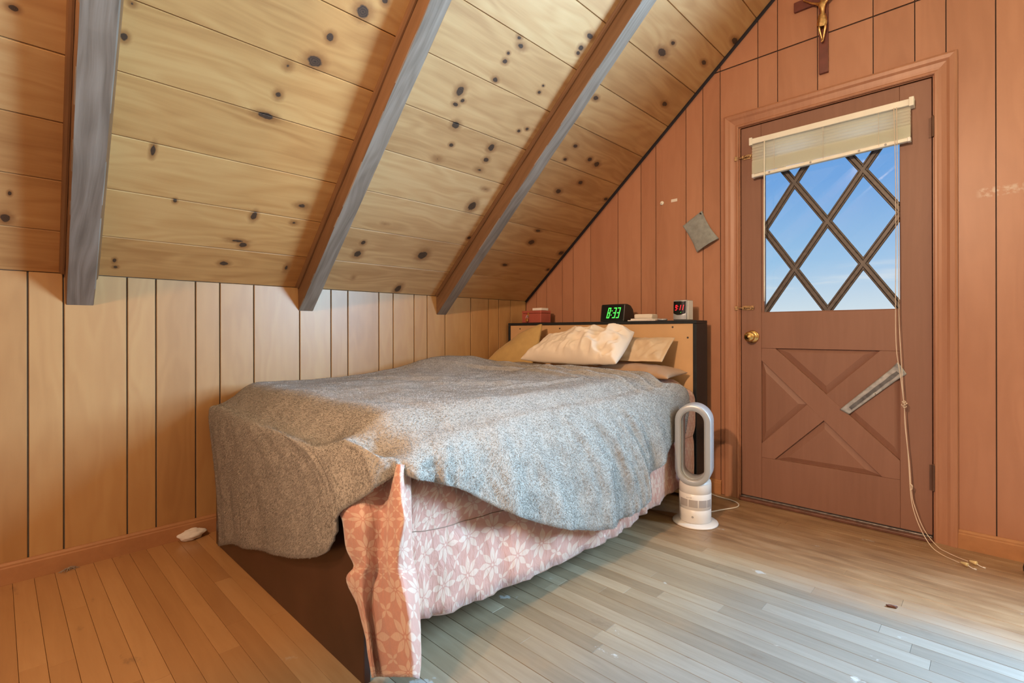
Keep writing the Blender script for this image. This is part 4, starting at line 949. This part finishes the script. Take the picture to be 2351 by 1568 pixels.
for i in range(nsl):
    if i < 6: z = 1.907 - i * .0150; tilt = math.radians(62 - i)
    else: z = 1.826 - (i - 6) * .0036; tilt = math.radians(44 - 18 * (i - 6) / 16)
    if slat0 is None:
        me = bpy.data.meshes.new('slat'); me.from_pydata([tuple(v) for v in sV], [], sF); me.polygons.foreach_set('use_smooth', [True] * len(me.polygons)); me.materials.append(MATS['vinyl']); slat0 = me
    o = bpy.data.objects.new('slat', slat0); C.objects.link(o); o.parent = bl
    lean = -.030 * (i / nsl) ** 1.2
    o.location = (2.006 - 2.005, -.031 + .035, z - 1.90); o.rotation_euler = (tilt, lean, 0)
M = Matrix.Translation((2.006, 0, 1.758)) @ Matrix.Rotation(-.032, 4, 'Y') @ Matrix.Translation((-2.006, 0, -1.758))
br = box('bottom_rail', 1.676, 2.336, -.041, -.017, 1.749, 1.766, 'vinyl_rail', bl, bev=.003, M=M)
for x0, x1 in ((1.672, 1.684), (2.328, 2.340)): box('end_cap', x0, x1, -.0425, -.0155, 1.7475, 1.7675, 'white_plastic', br, bev=.002, seg=1, M=M)
for x in (1.76, 1.95, 2.15, 2.25): add('button', *lathe([(0, 0), (.005, 0), (.005, .0015), (0, .002)], (x, -.041, 1.757 + (x - 2.006) * .032), 'Y', 10), 'grey_plastic', br)
for x in (1.785, 2.005, 2.225): add('ladder_cord', *tube([(x, -.0455, 1.917), (x, -.0455, 1.758 + (x - 2.006) * .03)], .0007, 5), 'cord', bl)
add('tilt_wand', *tube(catmull([(1.738, -.046, 1.915), (1.7378, -.05, 1.6), (1.738, -.052, 1.3), (1.7383, -.052, 1.075)], 12), .0035, 8), 'vinyl_rail', bl, True)
c1 = [(2.281, -.046, 1.92), (2.287, -.05, 1.62), (2.288, -.05, 1.3), (2.286, -.05, 1.036), (2.289, -.052, .841), (2.303, -.056, .726), (2.314, -.06, .62), (2.317, -.06, .59), (2.322, -.06, .50), (2.332, -.06, .344), (2.339, -.068, .215), (2.350, -.08, .145), (2.375, -.10, .075), (2.41, -.125, .02), (2.445, -.155, .0045), (2.487, -.192, .004), (2.504, -.206, .0045)]
c2 = [(2.291, -.046, 1.92), (2.294, -.046, 1.62), (2.297, -.046, 1.3), (2.298, -.046, .997), (2.304, -.05, .83), (2.308, -.053, .745), (2.314, -.057, .625), (2.3175, -.057, .592), (2.3195, -.057, .50), (2.334, -.057, .344), (2.342, -.062, .215), (2.354, -.07, .155), (2.385, -.085, .07), (2.43, -.10, .015), (2.465, -.12, .0045), (2.50, -.148, .004), (2.528, -.166, .0045)]
for c_ in (c1, c2): add('lift_cord', *tube(catmull(c_, 90), .0016, 6), 'cord', bl, True)
kn = []
for dx, dz_ in ((0, 0), (.004, -.006), (-.003, -.013), (.002, -.02)): kn.append(tube(catmull([(2.310 + dx, -.062, .606 + dz_), (2.316 + dx, -.068, .602 + dz_), (2.323 + dx, -.060, .606 + dz_), (2.316 + dx, -.053, .610 + dz_), (2.310 + dx, -.062, .606 + dz_)], 16), .0018, 6))
add('cord_knot', *merge(kn), 'cord', bl, True)
add('cord_knot', *merge([tube(catmull([(2.337, -.066, .25), (2.345, -.070, .243), (2.343, -.060, .228), (2.338, -.066, .222)], 14), .003, 6)]), 'cord', bl, True)
for (x, y), (tx, ty) in (((2.508, -.208), (2.541, -.226)), ((2.532, -.168), (2.563, -.184))):
    d = Vector((tx - x, ty - y, 0)).normalized(); p = Vector((x, y, .0085))
    tv_, tf_ = tube([p + d * q for q in (0, .001, .020, .024, .0245)], [.002, .0035, .0075, .0078, .004], 14)
    add('tassel', tv_, tf_, 'tassel', bl, True)
    add('cord_end', *merge([tube(catmull([p + d * .024 + Vector((0, 0, -.002)), p + d * .036 + Vector((.001, -.002, -.005)), p + d * .046 + Vector((0, 0, -.0062))], 10), .0013, 6), tube([p + d * .045 + Vector((0, 0, -.0055)), p + d * .052 + Vector((0, 0, -.0055))], .0028, 6)]), 'white_paper', bl)

# ---- duct tape patch on the door brace
A_, B_ = Vector((2.082, 0, .528)), Vector((2.305, 0, .752)); d = (B_ - A_).normalized(); nv = Vector((-d.z, 0, d.x))
V = []; nu_, nv_ = 40, 9
for lay in (0, 1):
    for i in range(nu_):
        u = i / (nu_ - 1); wdt = .020 + .006 * u + .004 * sm(.85, 1, u)
        for j in range(nv_):
            v = j / (nv_ - 1) * 2 - 1
            q = A_.lerp(B_, u) + nv * v * wdt + d * (.008 * v if u > .5 else -.006 * v) 
            V.append((q.x, -.0012 - (.0007 if lay else 0) - .0022 * abs(noise.noise(Vector((u * 9, v * 2.5, 1)))) - .010 * sm(.92, 1, u) * sm(0, 1, v), q.z))
g0 = gridfaces(nu_, nv_); F = g0 + [tuple(x + nu_ * nv_ for x in f[::-1]) for f in g0]
rim = [i * nv_ for i in range(nu_)] + [(nu_ - 1) * nv_ + j for j in range(1, nv_)] + [i * nv_ + nv_ - 1 for i in range(nu_ - 2, -1, -1)] + [j for j in range(nv_ - 2, 0, -1)]
F += [(rim[i], rim[(i + 1) % len(rim)], rim[(i + 1) % len(rim)] + nu_ * nv_, rim[i] + nu_ * nv_) for i in range(len(rim))]
tp = add('tape_strip', V, F, 'duct_tape', None, True); tag(tp, 'strip of grey duct tape stuck along the door cross brace', 'tape')
V = []
for i in range(30):
    u = .10 + .82 * i / 29; wd = .0075 + .003 * noise.noise(Vector((u * 8, 2, 2)))
    for v in (-1, 1):
        q = A_.lerp(B_, u) + nv * (v * wd - .003); V.append((q.x, -.0048 - .001 * abs(noise.noise(Vector((u * 9, v, 1)))), q.z))
add('torn_middle', V, [(2 * i, 2 * i + 1, 2 * i + 3, 2 * i + 2) for i in range(29)], 'duct_tape_dark', tp, True)

# ---- crucifix on the gable wall
cr = empty('crucifix', (2.0, -.01, 2.19)); tag(cr, 'dark wooden crucifix with bronze figure on the wall above the door', 'crucifix')
bmx = prism([(1.981, -.017, 2.19), (2.021, -.017, 2.19), (2.021, -.017, 2.543), (2.132, -.017, 2.543), (2.132, -.017, 2.592), (2.021, -.017, 2.592), (2.021, -.017, 2.70), (1.981, -.017, 2.70), (1.981, -.017, 2.592), (1.870, -.017, 2.592), (1.870, -.017, 2.543), (1.981, -.017, 2.543)], (0, 1, 0), .0165, .002)
from_bm('cross', bmx, 'mahogany', cr)
J = {'pel': (2.000, -.034, 2.452, .0135), 'waist': (2.002, -.034, 2.482, .0115), 'chest': (2.0, -.036, 2.515, .0165), 'neck': (1.999, -.036, 2.543, .0065), 'head0': (1.994, -.040, 2.556, .0105), 'head1': (1.992, -.041, 2.572, .0100),
     'sl': (1.980, -.033, 2.530, .0075), 'el': (1.951, -.030, 2.548, .0055), 'wl': (1.925, -.026, 2.572, .0040), 'hl': (1.915, -.024, 2.580, .0050),
     'sr': (2.020, -.033, 2.530, .0075), 'er': (2.050, -.030, 2.550, .0055), 'wr': (2.077, -.026, 2.574, .0040), 'hr': (2.087, -.024, 2.582, .0050),
     'hipl': (1.991, -.034, 2.440, .0095), 'kl': (1.989, -.044, 2.398, .0070), 'al': (1.998, -.032, 2.352, .0043), 'fl': (1.997, -.034, 2.333, .0048),
     'hipr': (2.010, -.034, 2.440, .0095), 'kr': (2.015, -.043, 2.398, .0070), 'ar': (2.005, -.034, 2.352, .0043), 'fr': (2.001, -.038, 2.333, .0048)}
Ed = [('pel', 'waist'), ('waist', 'chest'), ('chest', 'neck'), ('neck', 'head0'), ('head0', 'head1'), ('chest', 'sl'), ('sl', 'el'), ('el', 'wl'), ('wl', 'hl'), ('chest', 'sr'), ('sr', 'er'), ('er', 'wr'), ('wr', 'hr'), ('pel', 'hipl'), ('hipl', 'kl'), ('kl', 'al'), ('al', 'fl'), ('pel', 'hipr'), ('hipr', 'kr'), ('kr', 'ar'), ('ar', 'fr')]
names = list(J); KS = 20.0
me = bpy.data.meshes.new('figure'); me.from_pydata([((J[n_][0] - 2.0) * KS, (J[n_][1] + .01) * KS, (J[n_][2] - 2.19) * KS) for n_ in names], [(names.index(a_), names.index(b_)) for a_, b_ in Ed], [])
fo = bpy.data.objects.new('figure', me); C.objects.link(fo); fo.parent = cr; fo.scale = (1 / KS,) * 3; me.materials.append(MATS['bronze'])
fo.modifiers.new('skin', 'SKIN')
for i, n_ in enumerate(names):
    sv = me.skin_vertices[0].data[i]; sv.radius = (J[n_][3] * KS, J[n_][3] * KS * .85); sv.use_root = (n_ == 'pel')
fo.modifiers['skin'].use_smooth_shade = True; sb = fo.modifiers.new('sub', 'SUBSURF'); sb.levels = 2; sb.render_levels = 2
cloth = []
nL = 28
for i, (z, r) in enumerate(((2.468, .0150), (2.455, .0180), (2.440, .0205), (2.422, .0215), (2.410, .0205))):
    for k_ in range(nL):
        a_ = 2 * math.pi * k_ / nL; rr = r * (1 + .10 * math.sin(a_ * 7 + i) * (i / 4)); cloth.append((2.0 + rr * math.cos(a_), -.036 + rr * .72 * math.sin(a_), z + .006 * math.sin(a_ * 2 + 1) * (i > 2)))
CF = [(i * nL + k_, i * nL + (k_ + 1) % nL, (i + 1) * nL + (k_ + 1) % nL, (i + 1) * nL + k_) for i in range(4) for k_ in range(nL)]
lc = add('loincloth', cloth, CF, 'bronze', cr, True)

# ---- small things on the gable wall
V = []; nu_ = 26
cs_ = [np.array(q) for q in ((1.269, -.004, 1.545), (1.362, -.012, 1.377), (1.488, -.014, 1.442), (1.386, -.004, 1.617))]
for lay in (0, 1):
    for i in range(nu_):
        for j in range(nu_):
            u, v = i / (nu_ - 1), j / (nu_ - 1); P = (1 - u) * (1 - v) * cs_[0] + u * (1 - v) * cs_[1] + u * v * cs_[2] + (1 - u) * v * cs_[3]
            b_ = 4 * u * (1 - u); c_ = 4 * v * (1 - v)
            inw = .016 * (b_ * (1 if v > .5 else -.6) * (abs(2 * v - 1) ** 2)) ; P = P + np.array([-inw * .55, 0, -inw * .2])
            P[1] -= .022 * (u ** 1.3) * (.3 + .7 * c_) + .004 * noise.noise(Vector((u * 4, v * 4, 2))) + (.0 if lay else -.0025)
            P[1] = min(P[1], -.0015); V.append(P)
g0 = gridfaces(nu_, nu_); n_ = nu_ * nu_
rim = [i * nu_ for i in range(nu_)] + [(nu_ - 1) * nu_ + j for j in range(1, nu_)] + [i * nu_ + nu_ - 1 for i in range(nu_ - 2, -1, -1)] + list(range(nu_ - 2, 0, -1))
fo_ = add('felt_square', V, g0 + [tuple(x + n_ for x in f[::-1]) for f in g0] + [(rim[i], rim[(i + 1) % len(rim)], rim[(i + 1) % len(rim)] + n_, rim[i] + n_) for i in range(len(rim))], 'felt', None, True)
tag(fo_, 'grey felt square pinned by one corner to the wall beside the door', 'cloth')
add('pin', *lathe([(0, 0), (.005, 0), (.0045, .003), (0, .004)], (1.381, -.012, 1.600), 'Y', 12), 'black_plastic', fo_, True)
tag(box('tape_scrap', 1.195, 1.234, -.0012, -.0002, 1.7, 1.717, 'paper', None), 'small scrap of cream masking tape stuck on the wall panels', 'tape')
hk = add('wall_hook', *lathe([(0, 0), (.012, 0), (.0125, .002), (.010, .004), (.004, .005), (0, .005)], (1.135, -.0002, 1.706), 'Y', 20), 'vinyl_rail', None, True)
tag(hk, 'tiny round plastic wall hook on the panels beside the tape scrap', 'hook')
add('prong', *tube([(1.134, -.006, 1.703), (1.133, -.010, 1.695), (1.132, -.014, 1.698)], [.003, .003, .002], 8), 'white_plastic', hk, True)

# ---- bits on the floor
bm = bmesh.new(); bmesh.ops.create_icosphere(bm, subdivisions=4, radius=1)
for v in bm.verts:
    c = v.co; f_ = 1 + .35 * noise.noise(c * 1.3 + Vector((5, 1, 2))) + .16 * noise.noise(c * 3.4)
    v.co = Vector((.040 + c.x * .026 * f_, -2.243 + c.y * .052 * f_, max(.0006, .021 + c.z * .024 * f_)))
tag(from_bm('crumpled_tissue', bm, 'tissue', None, True), 'crumpled white tissue on the floor against the left baseboard', 'tissue')
dv = []
for i in range(14):
    a_ = random.uniform(0, 6.28); c0 = Vector((.032 + random.uniform(-.006, .006), -2.655 + random.uniform(-.02, .02), .004)); l_ = random.uniform(.012, .03)
    dv.append(tube(catmull([c0 - Vector((math.cos(a_) * l_ * .4, math.sin(a_) * l_, .003)), c0 + Vector((0, 0, random.uniform(.002, .010))), c0 + Vector((math.cos(a_) * l_ * .4, math.sin(a_) * l_, -.003))], 8), .0007, 5))
tag(add('dust_clump', *merge(dv), 'dust'), 'wispy grey dust clump on the floor along the left baseboard', 'dust')
bm = bmesh.new(); bmesh.ops.create_icosphere(bm, subdivisions=3, radius=1)
P0 = (2.36, -.775)
for v in bm.verts:
    c = v.co; f_ = 1 + .4 * noise.noise(c * 1.7); t_ = c.x * .016 * f_
    v.co = Vector((P0[0] + t_, P0[1] + c.y * .006 * f_ + t_ * .3, max(.0006, .004 + c.z * .005 * f_)))
tag(from_bm('bark_chip', bm, 'threshold', None, True), 'small dark brown chip lying on the worn floor boards', 'chip')
kf_ = add('rubber_stop', *lathe([(0, .0005), (.018, .0005), (.023, .006), (.024, .020), (.021, .034), (.013, .042), (0, .044)], (2.705, -.128, 0), 'Z', 28), 'rubber', None, True)
tag(kf_, 'round black rubber door stop on the floor by the right baseboard', 'door stop')

# ---- pendant lamp behind the camera: the warm room light, a metal dome open below
pl = empty('pendant_lamp', LAMP); tag(pl, 'brown metal dome pendant lamp with warm bulb hanging from the roof slope', 'lamp')
ztop = KNEE + SL * LAMP[0]
add('dome', *lathe([(.015, .095), (.04, .09), (.10, .06), (.15, .02), (.17, -.03), (.167, -.03), (.147, .018), (.098, .055), (.04, .084), (.012, .086)], LAMP, 'Z', 32), 'old_brass', pl, True)
add('bulb', *lathe([(0, -.012), (.02, -.006), (.03, .012), (.026, .035), (.014, .055), (.012, .08)], LAMP, 'Z', 20), 'lamp_glass', pl, True)
add('lamp_rod', *tube([(LAMP[0], LAMP[1], LAMP[2] + .095), (LAMP[0], LAMP[1], ztop - .001)], .006, 8), 'old_brass', pl)
li = bpy.data.lights.new('lamp_light', 'AREA'); li.shape = 'DISK'; li.size = .26; li.energy = LAMP_POWER; li.color = (1.0, .64, .38)
lo_ = bpy.data.objects.new('lamp_light', li); C.objects.link(lo_); lo_.location = (LAMP[0], LAMP[1], LAMP[2] - .032)
# ---- unseen spot added behind the camera to brighten the gable wall
sp_ = empty('added_spot', SPOT); tag(sp_, 'black spot lamp added out of view to brighten the door wall', 'lamp')
ax = (Vector(SPOT_AIM) - Vector(SPOT)).normalized(); Mq = ax.to_track_quat('Z', 'Y').to_matrix()
add('shade', *lathe([(.028, -.10), (.034, -.095), (.050, -.03), (.066, .03), (.064, .03), (.048, -.03), (.030, -.09), (.02, -.092)], SPOT, 'Z', 24, Mq), 'black_plastic', sp_, True)
add('lamp_rod', *tube([(SPOT[0], SPOT[1], SPOT[2] + .04), (SPOT[0], SPOT[1], KNEE + SL * SPOT[0] - .001)], .006, 8), 'old_brass', sp_)
li = bpy.data.lights.new('gable_fill_light', 'SPOT'); li.energy = SPOT_POWER; li.color = (1.0, .66, .42); li.shadow_soft_size = .05; li.spot_size = math.radians(72); li.spot_blend = .9
lo_ = bpy.data.objects.new('gable_fill_light', li); C.objects.link(lo_); lo_.location = Vector(SPOT) + ax * .035; lo_.rotation_euler = ax.to_track_quat('-Z', 'Y').to_euler()
